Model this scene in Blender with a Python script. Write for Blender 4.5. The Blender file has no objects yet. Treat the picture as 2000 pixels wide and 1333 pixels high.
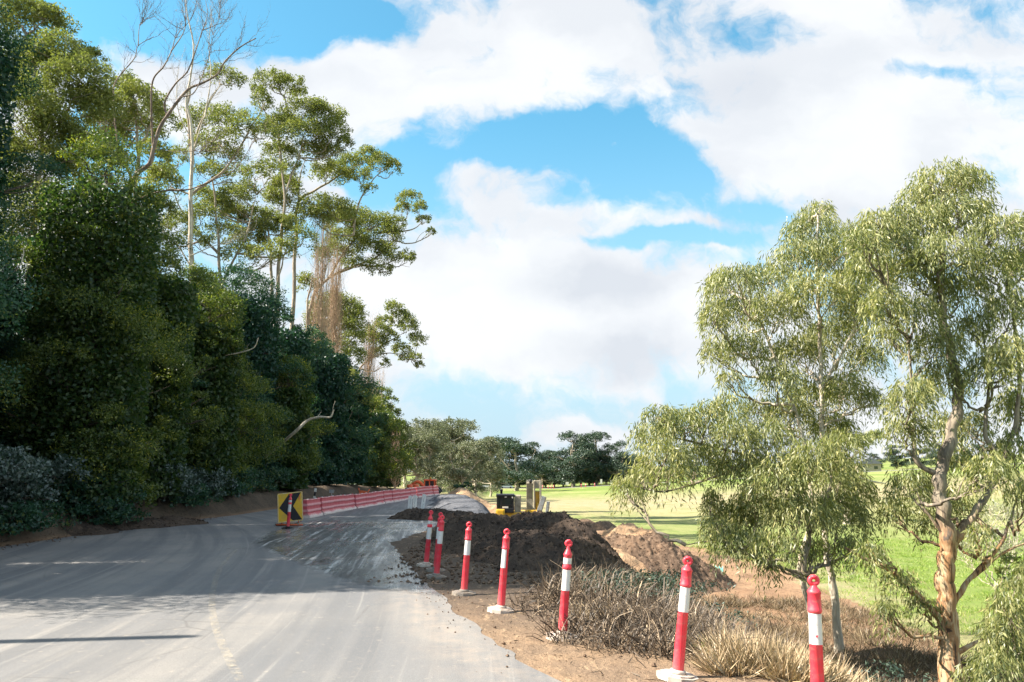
import bpy, math, random
import numpy as np
from mathutils import Vector, Matrix
R = math.radians
rng = np.random.default_rng(7); random.seed(7)
S = bpy.context.scene
# ------------------------------------------------------------------ camera, sun, sky, exposure
F = 1500.0; PY0 = 666.5; CAMZ = 2.0; TILT = math.atan(254 / F)
cam_d = bpy.data.cameras.new('camera'); cam = bpy.data.objects.new('camera', cam_d); S.collection.objects.link(cam)
cam.location = (0, 0, CAMZ); cam.rotation_euler = (R(90) + TILT, 0, 0)
cam_d.sensor_width = 36; cam_d.lens = 27.0; cam_d.clip_start = 0.1; cam_d.clip_end = 8000
S.camera = cam
SUN_EL, SUN_AZ = 43.0, -98.0          # azimuth measured from +Y towards +X
sun_d = bpy.data.lights.new('sun', 'SUN'); sun = bpy.data.objects.new('sun', sun_d); S.collection.objects.link(sun)
sun_d.energy = 4.9; sun_d.angle = R(0.53); sun_d.color = (1.0, 0.88, 0.73)
sd = Vector((math.sin(R(SUN_AZ)) * math.cos(R(SUN_EL)), math.cos(R(SUN_AZ)) * math.cos(R(SUN_EL)), math.sin(R(SUN_EL))))
sun.rotation_euler = sd.to_track_quat('Z', 'Y').to_euler()
S.view_settings.view_transform = 'Standard'; S.view_settings.look = 'None'
S.view_settings.exposure = 1.62; S.view_settings.gamma = 1.0
S.render.engine = 'CYCLES'
cy = S.cycles
cy.max_bounces = 6; cy.diffuse_bounces = 3; cy.glossy_bounces = 2; cy.transmission_bounces = 3; cy.transparent_max_bounces = 6
cy.use_denoising = True; cy.caustics_reflective = False; cy.caustics_refractive = False
cy.use_adaptive_sampling = True; cy.adaptive_threshold = 0.02
CT, ST = math.cos(TILT), math.sin(TILT)
def ray(px, py):
    u = (px - 1000) / F; v = (PY0 - py) / F
    return (u, CT - v * ST, ST + v * CT)
def pix(px, py, D):
    r = ray(px, py); k = D / r[1]
    return np.array((r[0] * k, D, CAMZ + r[2] * k))
def gp(px, py, z=0.0):
    r = ray(px, py); k = (z - CAMZ) / r[2]
    return np.array((r[0] * k, r[1] * k, z))

class NT:
    """small node-tree helper"""
    def __init__(s, tree): s.t = tree; s.n = tree.nodes; s.l = tree.links
    def new(s, typ, **kw):
        n = s.n.new(typ)
        for k, v in kw.items():
            if k.startswith('i_'):
                n.inputs[int(k[2:])].default_value = v
            else: setattr(n, k, v)
        return n
    def ln(s, a, b): s.l.new(a, b)
    def put(s, sock, v):
        if hasattr(v, 'node'): s.l.new(v, sock)
        else: sock.default_value = v
    def math(s, op, a, b=0.0, clamp=False):
        n = s.n.new('ShaderNodeMath'); n.operation = op; n.use_clamp = clamp
        s.put(n.inputs[0], a); s.put(n.inputs[1], b); return n.outputs[0]
    def vmath(s, op, a, b=(0, 0, 0)):
        n = s.n.new('ShaderNodeVectorMath'); n.operation = op
        s.put(n.inputs[0], a); s.put(n.inputs[1], b)
        return n.outputs['Value'] if op in ('LENGTH', 'DOT_PRODUCT') else n.outputs[0]
    def mix(s, f, a, b, blend='MIX'):
        n = s.n.new('ShaderNodeMix'); n.data_type = 'RGBA'; n.blend_type = blend
        s.put(n.inputs[0], f)
        s.put(n.inputs[6], a if hasattr(a, 'node') or len(a) == 4 else (*a, 1))
        s.put(n.inputs[7], b if hasattr(b, 'node') or len(b) == 4 else (*b, 1)); return n.outputs[2]
    def ramp(s, f, lo, hi, a=0.0, b=1.0, smooth=True):
        n = s.n.new('ShaderNodeMapRange'); n.interpolation_type = 'SMOOTHSTEP' if smooth else 'LINEAR'
        s.put(n.inputs[0], f); s.put(n.inputs[1], lo); s.put(n.inputs[2], hi); s.put(n.inputs[3], a); s.put(n.inputs[4], b)
        return n.outputs[0]
    def noise(s, vec, scale, detail=3.0, rough=0.55, dist=0.0, dim='3D'):
        n = s.n.new('ShaderNodeTexNoise'); n.noise_dimensions = dim
        if vec is not None: s.l.new(vec, n.inputs['Vector'])
        n.inputs['Scale'].default_value = scale; n.inputs['Detail'].default_value = detail
        n.inputs['Roughness'].default_value = rough; n.inputs['Distortion'].default_value = dist
        return n.outputs[0]
    def scale(s, vec, sc):
        n = s.n.new('ShaderNodeMapping'); s.l.new(vec, n.inputs[0]); n.inputs['Scale'].default_value = sc; return n.outputs[0]

# ---- world: Nishita sky with broken cumulus
W = bpy.data.worlds.new('World'); S.world = W; W.use_nodes = True
wt = NT(W.node_tree); W.node_tree.nodes.clear()
sky = wt.new('ShaderNodeTexSky', sky_type='NISHITA'); sky.sun_disc = False
sky.sun_elevation = R(SUN_EL); sky.sun_rotation = R(SUN_AZ)
sky.air_density = 1.0; sky.dust_density = 0.6; sky.ozone_density = 2.0
geo = wt.new('ShaderNodeNewGeometry')
inc = wt.vmath('SCALE', geo.outputs['Incoming']); inc.node.inputs['Scale'].default_value = -1.0
sep = wt.new('ShaderNodeSeparateXYZ'); wt.ln(inc, sep.inputs[0])
dx, dy, dz = sep.outputs
# project on the sky in front (world directions, not the lens)
yy = wt.math('MAXIMUM', wt.math('ABSOLUTE', dy), 0.25)
u = wt.math('DIVIDE', dx, yy); v = wt.math('DIVIDE', dz, yy)
cmb = wt.new('ShaderNodeCombineXYZ'); wt.ln(u, cmb.inputs[0]); wt.ln(v, cmb.inputs[1])
uv = cmb.outputs[0]
warp = wt.new('ShaderNodeTexNoise'); wt.ln(uv, warp.inputs['Vector']); warp.inputs['Scale'].default_value = 5.0; warp.inputs['Detail'].default_value = 5.0; warp.inputs['Roughness'].default_value = 0.6
wv = wt.vmath('SUBTRACT', warp.outputs['Color'], (0.5, 0.5, 0.5))
wv = wt.vmath('MULTIPLY', wv, (0.16, 0.12, 0))
uvw = wt.vmath('ADD', uv, wv)
def uvc(px, py):
    r = ray(px, py); return r[0] / r[1], r[2] / r[1]
CL = [  # px, py, rx, ry, weight  (negative = blue gap)
 (1150, 275, 230, 78, -1.05), (850, 345, 190, 70, -1.0), (1290, 330, 140, 80, -0.85), (1020, 375, 150, 30, -0.6), (320, 30, 330, 90, -1.2), (620, 30, 190, 75, -1.0),
 (520, 215, 160, 50, -.7), (300, 330, 200, 80, -.5),(1820, 145, 110, 26, -.75), (1500, 70, 90, 45, -.6), (1300, 460, 190, 22, -.85), (1430, 400, 140, 24, -.4),
 (900, 800, 330, 60, -.42), (1350, 780, 200, 50, -.3), (720, 330, 60, 60, -.5), (1960, 330, 80, 70, -.5), (170, 260, 90, 80, -.6),
 (760, 170, 320, 70, .5), (1700, 250, 330, 170, .7), (1000, 60, 300, 70, .5), (935, 368, 130, 44, 1.0), (1190, 275, 34, 14, .8), (1050, 600, 380, 110, .7),
 (960, 680, 140, 50, .4), (1130, 850, 120, 40, .6)]
acc = None
for px, py, rx, ry, wgt in CL:
    c = uvc(px, py); e = uvc(px + rx, py); g = uvc(px, py - ry)
    d = wt.vmath('SUBTRACT', uvw, (c[0], c[1], 0)); d = wt.vmath('MULTIPLY', d, (1 / (e[0] - c[0]), 1 / (g[1] - c[1]), 0))
    L = wt.vmath('LENGTH', d); b = wt.ramp(L, 0.25, 1.35, wgt, 0.0)
    acc = b if acc is None else wt.math('ADD', acc, b)
n1 = wt.noise(wt.scale(uvw, (1.0, 1.5, 1.0)), 3.2, 7.0, 0.56)
dens = wt.math('ADD', wt.math('MULTIPLY_ADD', n1, 2.2), 0.0); dens.node.inputs[1].default_value = 0
nd = wt.math('MULTIPLY', wt.math('SUBTRACT', n1, 0.5), 3.1)
n4 = wt.noise(uvw, 13.0, 6.0, 0.6)
nd = wt.math('ADD', nd, wt.math('MULTIPLY', wt.math('SUBTRACT', n4, 0.5), 2.2))
dens = wt.math('ADD', wt.math('ADD', nd, acc), 0.40)
cov = wt.math('MULTIPLY', wt.ramp(dens, -0.30, 0.56), wt.ramp(dy, -0.3, 0.15, 0.7, 1.0))
# soft grey undersides: sample the same density a little towards the zenith
n2 = wt.noise(wt.vmath('ADD', wt.scale(uvw, (1.0, 1.7, 1.0)), (0.05, 0.9, 0.3)), 4.3, 5.0, 0.5)
shade = wt.ramp(n2, 0.38, 0.62)
CG = [(1140, 560, 170, 60, .7), (1240, 690, 190, 50, .8), (1480, 420, 200, 60, .5), (900, 250, 200, 40, .25), (1450, 160, 130, 50, .3)]
ga = None
for px, py, rx, ry, wgt in CG:
    c = uvc(px, py); e = uvc(px + rx, py); g = uvc(px, py - ry)
    d = wt.vmath('MULTIPLY', wt.vmath('SUBTRACT', uvw, (c[0], c[1], 0)), (1 / (e[0] - c[0]), 1 / (g[1] - c[1]), 0))
    b = wt.ramp(wt.vmath('LENGTH', d), 0.1, 1.4, wgt, 0.0)
    ga = b if ga is None else wt.math('ADD', ga, b)
shade = wt.math('ADD', wt.math('MULTIPLY', shade, 0.6), ga, clamp=True)
cloudcol = wt.mix(shade, (0.332, 0.338, 0.345), (0.252, 0.264, 0.285))
skyc = wt.mix(1.0, sky.outputs[0], (0.050, 0.096, 0.088), 'MULTIPLY')
low = wt.ramp(dz, 0.0, 0.48, 0.95, 0.0)
skyc = wt.mix(low, skyc, (0.195, 0.250, 0.300))
tot = wt.mix(wt.math('MULTIPLY', cov, 0.97), skyc, cloudcol)
# unseen sky behind the camera: clouds thinned there to tune the shadow fill
bg = wt.new('ShaderNodeBackground'); wt.ln(tot, bg.inputs[0]); bg.inputs[1].default_value = 1.0
wo = wt.new('ShaderNodeOutputWorld'); wt.ln(bg.outputs[0], wo.inputs[0])
W.cycles.sampling_method = 'MANUAL'; W.cycles.sample_map_resolution = 512

# ------------------------------------------------------------------ materials
def mat(name, build):
    m = bpy.data.materials.new(name); m.use_nodes = True; t = NT(m.node_tree); m.node_tree.nodes.clear()
    out = t.new('ShaderNodeOutputMaterial'); sh = build(t); t.ln(sh, out.inputs[0]); return m
def pbsdf(t, col, rough=0.7, spec=0.4, metal=0.0, bump=None, bs=0.3, bd=0.02):
    p = t.new('ShaderNodeBsdfPrincipled')
    t.put(p.inputs['Base Color'], col if hasattr(col, 'node') else (*col, 1)); t.put(p.inputs['Roughness'], rough)
    p.inputs['Specular IOR Level'].default_value = spec; p.inputs['Metallic'].default_value = metal
    if bump is not None:
        b = t.new('ShaderNodeBump'); b.inputs['Strength'].default_value = bs; b.inputs['Distance'].default_value = bd
        t.ln(bump, b.inputs['Height']); t.ln(b.outputs[0], p.inputs['Normal'])
    return p.outputs[0]
def objco(t): return t.new('ShaderNodeTexCoord').outputs['Object']
def wpos(t): return t.new('ShaderNodeNewGeometry').outputs['Position']
def attr(t, name): return t.new('ShaderNodeAttribute', attribute_name=name).outputs['Fac']
def plain(name, col, rough=0.6, var=0.15, sc=6.0, metal=0.0, dirt=None, spec=0.4):
    def b(t):
        n = t.noise(objco(t), sc, 5.0, 0.6)
        dk = tuple(c * (1 - var * 2) for c in col) if dirt is None else dirt
        c = t.mix(t.ramp(n, 0.4, 0.75), col, dk)
        return pbsdf(t, c, rough, spec, metal)
    return mat(name, b)
def leafmat(name, c1, c2, c3, trans=0.35, gloss=0.025):
    def b(t):
        a = attr(t, 'tint')
        col = t.mix(t.ramp(a, 0.0, 0.6), c1, c2); col = t.mix(t.ramp(a, 0.7, 1.0), col, c3)
        d = t.new('ShaderNodeBsdfDiffuse'); t.ln(col, d.inputs[0])
        tr = t.new('ShaderNodeBsdfTranslucent'); t.ln(t.mix(1.0, col, (1.0, 1.15, 0.5), 'MULTIPLY'), tr.inputs[0])
        m = t.new('ShaderNodeMixShader'); m.inputs[0].default_value = trans; t.ln(d.outputs[0], m.inputs[1]); t.ln(tr.outputs[0], m.inputs[2])
        g = t.new('ShaderNodeBsdfGlossy'); g.inputs['Roughness'].default_value = 0.45; g.inputs[0].default_value = (.9, .95, 1, 1)
        m2 = t.new('ShaderNodeMixShader'); m2.inputs[0].default_value = gloss; t.ln(m.outputs[0], m2.inputs[1]); t.ln(g.outputs[0], m2.inputs[2])
        return m2.outputs[0]
    return mat(name, b)
def barkmat(name, c1, c2, c3, sc=1.0):
    def b(t):
        o = objco(t)
        n = t.noise(t.scale(o, (5 * sc, 5 * sc, 1.1 * sc)), 1.0, 4.0, 0.6, 1.0)
        n3 = t.noise(t.scale(o, (22 * sc, 22 * sc, 4 * sc)), 1.0, 3.0, 0.6)
        c = t.mix(t.ramp(n, 0.42, 0.56), c1, c2); c = t.mix(t.ramp(n3, 0.55, 0.7), c, c3)
        return pbsdf(t, c, 0.85, 0.2, 0, n, 0.6, 0.03)
    return mat(name, b)
M = {}
M['leaf_dark'] = leafmat('leaf_dark', (0.019, 0.062, 0.048), (0.040, 0.105, 0.060), (0.17, 0.20, 0.05), 0.35, 0.03)
M['leaf_wattle'] = leafmat('leaf_wattle', (0.030, 0.072, 0.026), (0.125, 0.165, 0.036), (0.42, 0.40, 0.06), 0.42, 0.03)  # brightest tint raised: sunlight on the crowns put into the leaf colour
M['leaf_gum'] = leafmat('leaf_gum', (0.11, 0.145, 0.060), (0.235, 0.255, 0.085), (0.38, 0.37, 0.13), 0.38, 0.02)
M['leaf_weep'] = leafmat('leaf_weep', (0.12, 0.155, 0.068), (0.265, 0.285, 0.112), (0.47, 0.45, 0.20), 0.40, 0.035)
M['leaf_far'] = leafmat('leaf_far', (0.040, 0.070, 0.058), (0.068, 0.102, 0.076), (0.105, 0.135, 0.09), 0.2)
M['leaf_farpale'] = leafmat('leaf_farpale', (0.13, 0.15, 0.095), (0.19, 0.21, 0.14), (0.26, 0.27, 0.185), 0.2, 0.02)
M['leaf_blue'] = leafmat('leaf_blue', (0.024, 0.055, 0.042), (0.05, 0.09, 0.07), (0.12, 0.16, 0.13), 0.2, 0.08)
M['leaf_grey'] = leafmat('leaf_grey', (0.24, 0.25, 0.18), (0.36, 0.37, 0.28), (0.46, 0.46, 0.36), 0.2)
M['straw'] = leafmat('straw', (0.26, 0.19, 0.12), (0.46, 0.36, 0.23), (0.66, 0.55, 0.38), 0.08, 0.03)
M['drygrass'] = leafmat('drygrass', (0.075, 0.058, 0.038), (0.17, 0.13, 0.085), (0.42, 0.34, 0.22), 0.08)
M['grassblade'] = leafmat('grassblade', (0.15, 0.25, 0.04), (0.26, 0.38, 0.07), (0.45, 0.47, 0.16), 0.35, 0.03)
M['deadtwig'] = leafmat('deadtwig', (0.045, 0.036, 0.028), (0.12, 0.092, 0.066), (0.40, 0.32, 0.23), 0.0, 0.02)
M['bark_gum'] = barkmat('bark_gum', (0.42, 0.37, 0.30), (0.26, 0.22, 0.17), (0.15, 0.11, 0.08))
def redbark(t):
    o = objco(t); n = t.noise(t.scale(o, (5.5, 5.5, 1.2)), 1.0, 5.0, 0.62, 1.2); n3 = t.noise(t.scale(o, (16, 16, 2.2)), 1.0, 4.0, 0.6, .5)
    z = t.new('ShaderNodeSeparateXYZ'); t.ln(o, z.inputs[0])
    c = t.mix(t.ramp(n, 0.40, 0.54), (0.48, 0.37, 0.24), (0.34, 0.19, 0.095)); c = t.mix(t.ramp(n, 0.56, 0.62), c, (0.07, 0.045, 0.035)); c = t.mix(t.ramp(n3, 0.56, 0.66, 0, .85), c, (0.09, 0.05, 0.03))
    g = t.mix(t.ramp(n, 0.42, 0.56), (0.30, 0.26, 0.205), (0.15, 0.13, 0.11))
    c = t.mix(t.ramp(t.math('ADD', z.outputs[2], t.math('MULTIPLY', n, 2.0)), 3.6, 4.6), c, g)
    return pbsdf(t, c, 0.85, 0.2, 0, n, 0.6, 0.03)
M['bark_red'] = mat('bark_red', redbark)
M['bark_dark'] = barkmat('bark_dark', (0.12, 0.10, 0.08), (0.07, 0.06, 0.05), (0.2, 0.17, 0.14))
M['bark_dead'] = barkmat('bark_dead', (0.30, 0.24, 0.19), (0.17, 0.13, 0.11), (0.10, 0.08, 0.08))
M['bark_pale'] = barkmat('bark_pale', (0.60, 0.55, 0.46), (0.42, 0.37, 0.30), (0.25, 0.2, 0.15))
M['poplar'] = barkmat('poplar', (0.52, 0.39, 0.28), (0.42, 0.31, 0.22), (0.22, 0.16, 0.12))
RED = (0.80, 0.050, 0.055)
def redplastic(t):
    o = objco(t); n = t.noise(o, 9.0, 5.0, 0.65)
    c = t.mix(t.ramp(n, 0.45, 0.8), (0.86, 0.050, 0.085), (0.80, 0.13, 0.15))
    z = t.new('ShaderNodeSeparateXYZ'); t.ln(o, z.inputs[0])
    dust = t.math('MULTIPLY', t.ramp(z.outputs[2], 0.0, 0.30, 0.55, 0.0), n, clamp=True)
    c = t.mix(dust, c, (0.45, 0.33, 0.26))
    sc_ = t.ramp(t.noise(t.scale(o, (3, 3, 14)), 2.2, 5.0, 0.7), 0.56, 0.66); c = t.mix(t.math('MULTIPLY', sc_, 0.45), c, (0.60, 0.20, 0.18)); sp = t.ramp(t.noise(o, 60.0, 2.0), 0.60, 0.70)
    c = t.mix(t.math('MULTIPLY', sp, 0.35), c, (0.35, 0.2, 0.15))
    return pbsdf(t, c, t.ramp(n, 0.3, 0.7, 0.35, 0.55), 0.45)
M['red'] = mat('red_plastic', redplastic)
def bandm(t):
    o = objco(t); n = t.noise(o, 14.0, 5.0, 0.6)
    c = t.mix(t.ramp(n, 0.46, 0.72), (0.72, 0.72, 0.72), (0.47, 0.44, 0.40)); return pbsdf(t, c, 0.35, 0.6)
M['band'] = mat('reflective_white', bandm)
M['rubber'] = plain('dusty_rubber', (0.23, 0.21, 0.19), 0.85, 0.2, 10, dirt=(0.34, 0.28, 0.22))
M['base_pale'] = plain('pale_rubber_base', (0.55, 0.49, 0.44), 0.85, 0.2, 12, dirt=(0.34, 0.27, 0.21))
M['black'] = plain('black_paint', (0.012, 0.013, 0.016), 0.5, 0.1)
M['yellow'] = plain('sign_yellow', (0.78, 0.46, 0.02), 0.45, 0.06, 9, dirt=(0.6, 0.38, 0.06))
M['yellowmetal'] = plain('machine_yellow', (0.72, 0.42, 0.03), 0.5, 0.1, 2, dirt=(0.36, 0.25, 0.12))
M['dustmetal'] = plain('dusty_metal', (0.36, 0.33, 0.26), 0.7, 0.1, 3, dirt=(0.2, 0.17, 0.12))
M['orange'] = plain('machine_orange', (0.72, 0.13, 0.04), 0.5, 0.1, 2, dirt=(0.45, 0.10, 0.05))
M['glass'] = plain('dark_glass', (0.03, 0.045, 0.045), 0.08, 0.1, 1, spec=0.8)
M['white'] = plain('white_paint', (0.72, 0.71, 0.68), 0.6, 0.12, 12, dirt=(0.48, 0.44, 0.38))
M['stakewhite'] = plain('bright_white_paint', (0.80, 0.80, 0.79), 0.6, 0.04, 12)
M['steel'] = plain('grey_steel', (0.42, 0.42, 0.42), 0.45, 0.1, 8, metal=0.6)
M['wood'] = plain('weathered_timber', (0.48, 0.41, 0.31), 0.8, 0.2, 5)
M['carwhite'] = plain('car_white', (0.62, 0.65, 0.68), 0.3, 0.02, 1, spec=0.6)
M['carsilver'] = plain('car_silver', (0.40, 0.47, 0.50), 0.3, 0.02, 1, spec=0.6)
M['teal'] = plain('turquoise_mesh', (0.16, 0.55, 0.52), 0.7, 0.1)
M['roofgrey'] = plain('grey_roof', (0.16, 0.17, 0.19), 0.6, 0.1)

def soilcol(t, p, c1, c2, c3, s=1.0):
    n = t.noise(p, 0.7 * s, 6.0, 0.65); n2 = t.noise(p, 7.0 * s, 5.0, 0.7); n3 = t.noise(p, 38.0 * s, 3.0, 0.6)
    c = t.mix(t.ramp(n, 0.38, 0.62), c1, c2); c = t.mix(t.math('MULTIPLY', t.ramp(n2, 0.5, 0.68), 0.7), c, c3)
    c = t.mix(t.math('MULTIPLY', t.ramp(n3, 0.6, 0.72), 0.5), c, tuple(x * 1.6 for x in c1))
    h = t.math('ADD', n2, t.math('MULTIPLY', n3, 0.4))
    return c, h
def groundm(t):
    p = wpos(t)
    fld, soil, bank = attr(t, 'field'), attr(t, 'soil'), attr(t, 'bank')
    # pasture
    n = t.noise(t.scale(p, (1, 0.45, 1)), 0.055, 5.0, 0.6, 0.8); n2 = t.noise(p, 1.3, 5.0, 0.7); n3 = t.noise(p, 12.0, 4.0, 0.7)
    g = t.mix(t.ramp(n, 0.42, 0.60), (0.150, 0.215, 0.050), (0.25, 0.275, 0.105))
    g = t.mix(t.math('MULTIPLY', attr(t, 'dry'), t.ramp(n2, 0.2, 0.55)), g, (0.33, 0.275, 0.185))
    n5 = t.noise(p, 0.33, 6.0, 0.7, 1.0); g = t.mix(t.ramp(n5, 0.50, 0.62, 0, .55), g, (0.115, 0.185, 0.042)); g = t.mix(t.math('MULTIPLY', t.ramp(n3, 0.5, 0.7), 0.5), g, (0.12, 0.18, 0.04))
    g = t.mix(t.math('MULTIPLY', t.ramp(n2, 0.55, 0.7), 0.45), g, (0.34, 0.31, 0.15))
    s, h = soilcol(t, p, (0.29, 0.195, 0.125), (0.22, 0.14, 0.09), (0.13, 0.085, 0.058))
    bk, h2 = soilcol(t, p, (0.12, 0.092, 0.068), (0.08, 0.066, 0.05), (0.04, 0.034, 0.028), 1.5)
    ctr = t.noise(p, 3.0, 5.0, 0.7)
    f2 = t.ramp(t.math('ADD', fld, t.math('MULTIPLY', t.math('SUBTRACT', ctr, 0.5), 0.9)), 0.42, 0.58)
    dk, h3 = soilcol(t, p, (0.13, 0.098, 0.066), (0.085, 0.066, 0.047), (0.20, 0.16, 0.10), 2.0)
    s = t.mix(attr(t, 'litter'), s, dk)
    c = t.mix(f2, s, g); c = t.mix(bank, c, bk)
    return pbsdf(t, c, 0.95, 0.15, 0, h, 0.8, 0.06)
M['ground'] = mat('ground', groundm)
def shoulderm(t):
    p = wpos(t)
    c, h = soilcol(t, p, (0.27, 0.19, 0.125), (0.19, 0.14, 0.10), (0.115, 0.085, 0.06), 1.0)
    far = t.new('ShaderNodeSeparateXYZ'); t.ln(p, far.inputs[0])
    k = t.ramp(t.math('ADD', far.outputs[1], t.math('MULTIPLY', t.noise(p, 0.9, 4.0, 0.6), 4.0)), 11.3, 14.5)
    c = t.mix(t.math('MULTIPLY', k, 0.8), c, (0.085, 0.070, 0.060))  # tree shade painted into the dirt colour beyond the shadow edge
    lt = t.noise(t.scale(p, (3.0, 1.0, 1)), 2.2, 6.0, 0.75); c = t.mix(t.ramp(lt, 0.54, 0.66, 0, 0.7), c, (0.38, 0.28, 0.185))
    lf = t.noise(t.scale(p, (26, 9, 9)), 1.0, 3.0, 0.6); c = t.mix(t.ramp(lf, 0.66, 0.72, 0, .8), c, (0.10, 0.06, 0.04))
    return pbsdf(t, c, 0.95, 0.15, 0, h, 0.8, 0.05)
M['shoulder'] = mat('shoulder_dirt', shoulderm)
def roadm(t):
    p = wpos(t)
    u1 = t.new('ShaderNodeUVMap', uv_map='bend').outputs[0]
    u2 = t.new('ShaderNodeUVMap', uv_map='ahead').outputs[0]
    wet = attr(t, 'wet'); 
    grain = t.noise(p, 60.0, 2.0, 0.6); gr2 = t.noise(p, 9.0, 5.0, 0.65)
    big = t.noise(p, 0.35, 5.0, 0.6)
    base = t.mix(t.ramp(big, 0.36, 0.64), (0.158, 0.164, 0.174), (0.222, 0.219, 0.214))
    sA = t.noise(t.scale(u1, (1.35, 0.055, 1)), 1.0, 5.0, 0.55, 0.3); sA2 = t.noise(t.scale(u1, (7.0, 0.10, 1)), 1.0, 4.0, 0.6)
    sB = t.noise(t.scale(u2, (1.1, 0.05, 1)), 1.0, 5.0, 0.6, 0.2)
    base = t.mix(t.ramp(sA, 0.44, 0.60, 0, 0.62), base, (0.086, 0.098, 0.116))
    base = t.mix(t.ramp(sB, 0.50, 0.62, 0, 0.45), base, (0.135, 0.147, 0.165))
    base = t.mix(t.ramp(sA2, 0.56, 0.70, 0, 0.25), base, (0.40, 0.385, 0.36))
    base = t.mix(t.ramp(grain, 0.46, 0.66, 0, 0.50), base, (0.12, 0.118, 0.115))
    base = t.mix(t.ramp(gr2, 0.58, 0.72, 0, 0.30), base, (0.42, 0.37, 0.31))
    vo = t.new('ShaderNodeTexVoronoi', feature='DISTANCE_TO_EDGE'); vo.inputs['Scale'].default_value = 0.55
    t.ln(t.vmath('ADD', p, t.vmath('MULTIPLY', t.vmath('SUBTRACT', t.new('ShaderNodeTexNoise').outputs['Color'], (.5, .5, .5)), (.5, .5, .5))), vo.inputs['Vector'])
    ck = t.math('MULTIPLY', t.ramp(vo.outputs['Distance'], 0.003, 0.014, 0.45, 0.0), t.ramp(big, 0.5, 0.62)); base = t.mix(ck, base, (0.07, 0.07, 0.072))
    sp = t.noise(p, 140.0, 1.0, 0.5); base = t.mix(t.ramp(sp, 0.60, 0.70, 0, 0.5), base, (0.40, 0.385, 0.36))
    # construction mud: rough, wet, with pale streaks
    m1 = t.noise(t.scale(u2, (1.5, 0.22, 1)), 1.0, 9.0, 0.66, 0.4); m2 = t.noise(t.scale(u2, (5.5, 0.16, 1)), 1.2, 8.0, 0.68, 0.25); m3 = t.noise(p, 3.0, 8.0, 0.72)
    mud = t.mix(t.ramp(m1, 0.40, 0.60), (0.040, 0.043, 0.050), (0.22, 0.225, 0.235))
    mud = t.mix(t.ramp(m2, 0.50, 0.66, 0, 0.75), mud, (0.68, 0.68, 0.69))
    mud = t.mix(t.ramp(m3, 0.46, 0.62, 0, 0.85), mud, (0.05, 0.053, 0.060))
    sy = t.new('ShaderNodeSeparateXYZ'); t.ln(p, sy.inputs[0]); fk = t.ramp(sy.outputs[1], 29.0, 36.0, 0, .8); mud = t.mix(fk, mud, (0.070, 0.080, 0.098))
    wm = t.ramp(t.math('ADD', wet, t.math('MULTIPLY', t.math('SUBTRACT', gr2, 0.5), 0.5)), 0.35, 0.62)
    dst = t.math('MULTIPLY', attr(t, 'dust'), t.ramp(t.math('ADD', m3, t.math('MULTIPLY', m2, 0.5)), 0.55, 1.1, 0, .7))
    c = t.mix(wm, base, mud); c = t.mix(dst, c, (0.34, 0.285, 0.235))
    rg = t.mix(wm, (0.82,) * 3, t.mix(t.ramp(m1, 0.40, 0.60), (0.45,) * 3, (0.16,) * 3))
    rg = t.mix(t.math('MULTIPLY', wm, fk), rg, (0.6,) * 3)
    h = t.math('ADD', t.math('MULTIPLY', grain, 0.25), t.math('MULTIPLY', t.math('MULTIPLY', wm, m1), 3.0))
    return pbsdf(t, c, rg, 0.4, 0, h, 0.5, 0.02)
M['road'] = mat('road', roadm)
def moundm(c1, c2, c3):
    def b(t):
        p = objco(t); c, h = soilcol(t, p, c1, c2, c3, 0.9); return pbsdf(t, c, 0.95, 0.15, 0, h, 0.9, 0.08)
    return b
M['mound_black'] = mat('black_soil', moundm((0.085, 0.064, 0.050), (0.050, 0.040, 0.035), (0.16, 0.115, 0.085)))
M['mound_brown'] = mat('brown_soil', moundm((0.17, 0.115, 0.080), (0.11, 0.078, 0.058), (0.30, 0.22, 0.16)))
M['mound_tan'] = mat('tan_soil', moundm((0.44, 0.31, 0.20), (0.38, 0.25, 0.155), (0.27, 0.17, 0.11)))
M['mound_grey'] = mat('grey_gravel', moundm((0.095, 0.105, 0.125), (0.14, 0.15, 0.175), (0.06, 0.06, 0.065)))
def barrierm(t):
    o = objco(t); z = t.new('ShaderNodeSeparateXYZ'); t.ln(o, z.inputs[0])
    n = t.noise(o, 4.0, 5.0, 0.65)
    zz = t.math('ADD', z.outputs[2], t.math('MULTIPLY', t.math('SUBTRACT', n, 0.5), 0.05))
    st = t.math('SINE', t.math('MULTIPLY', zz, 2 * math.pi / 0.25))
    c = t.mix(t.ramp(st, -0.1, 0.6), (0.50, 0.080, 0.10), (0.62, 0.27, 0.29))
    c = t.mix(t.ramp(t.math('ADD', zz, t.math('MULTIPLY', n, 0.25)), 0.34, 0.18), c, (0.66, 0.58, 0.54))
    return pbsdf(t, c, 0.6, 0.3)
M['barrier'] = mat('barrier_plastic', barrierm)

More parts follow.
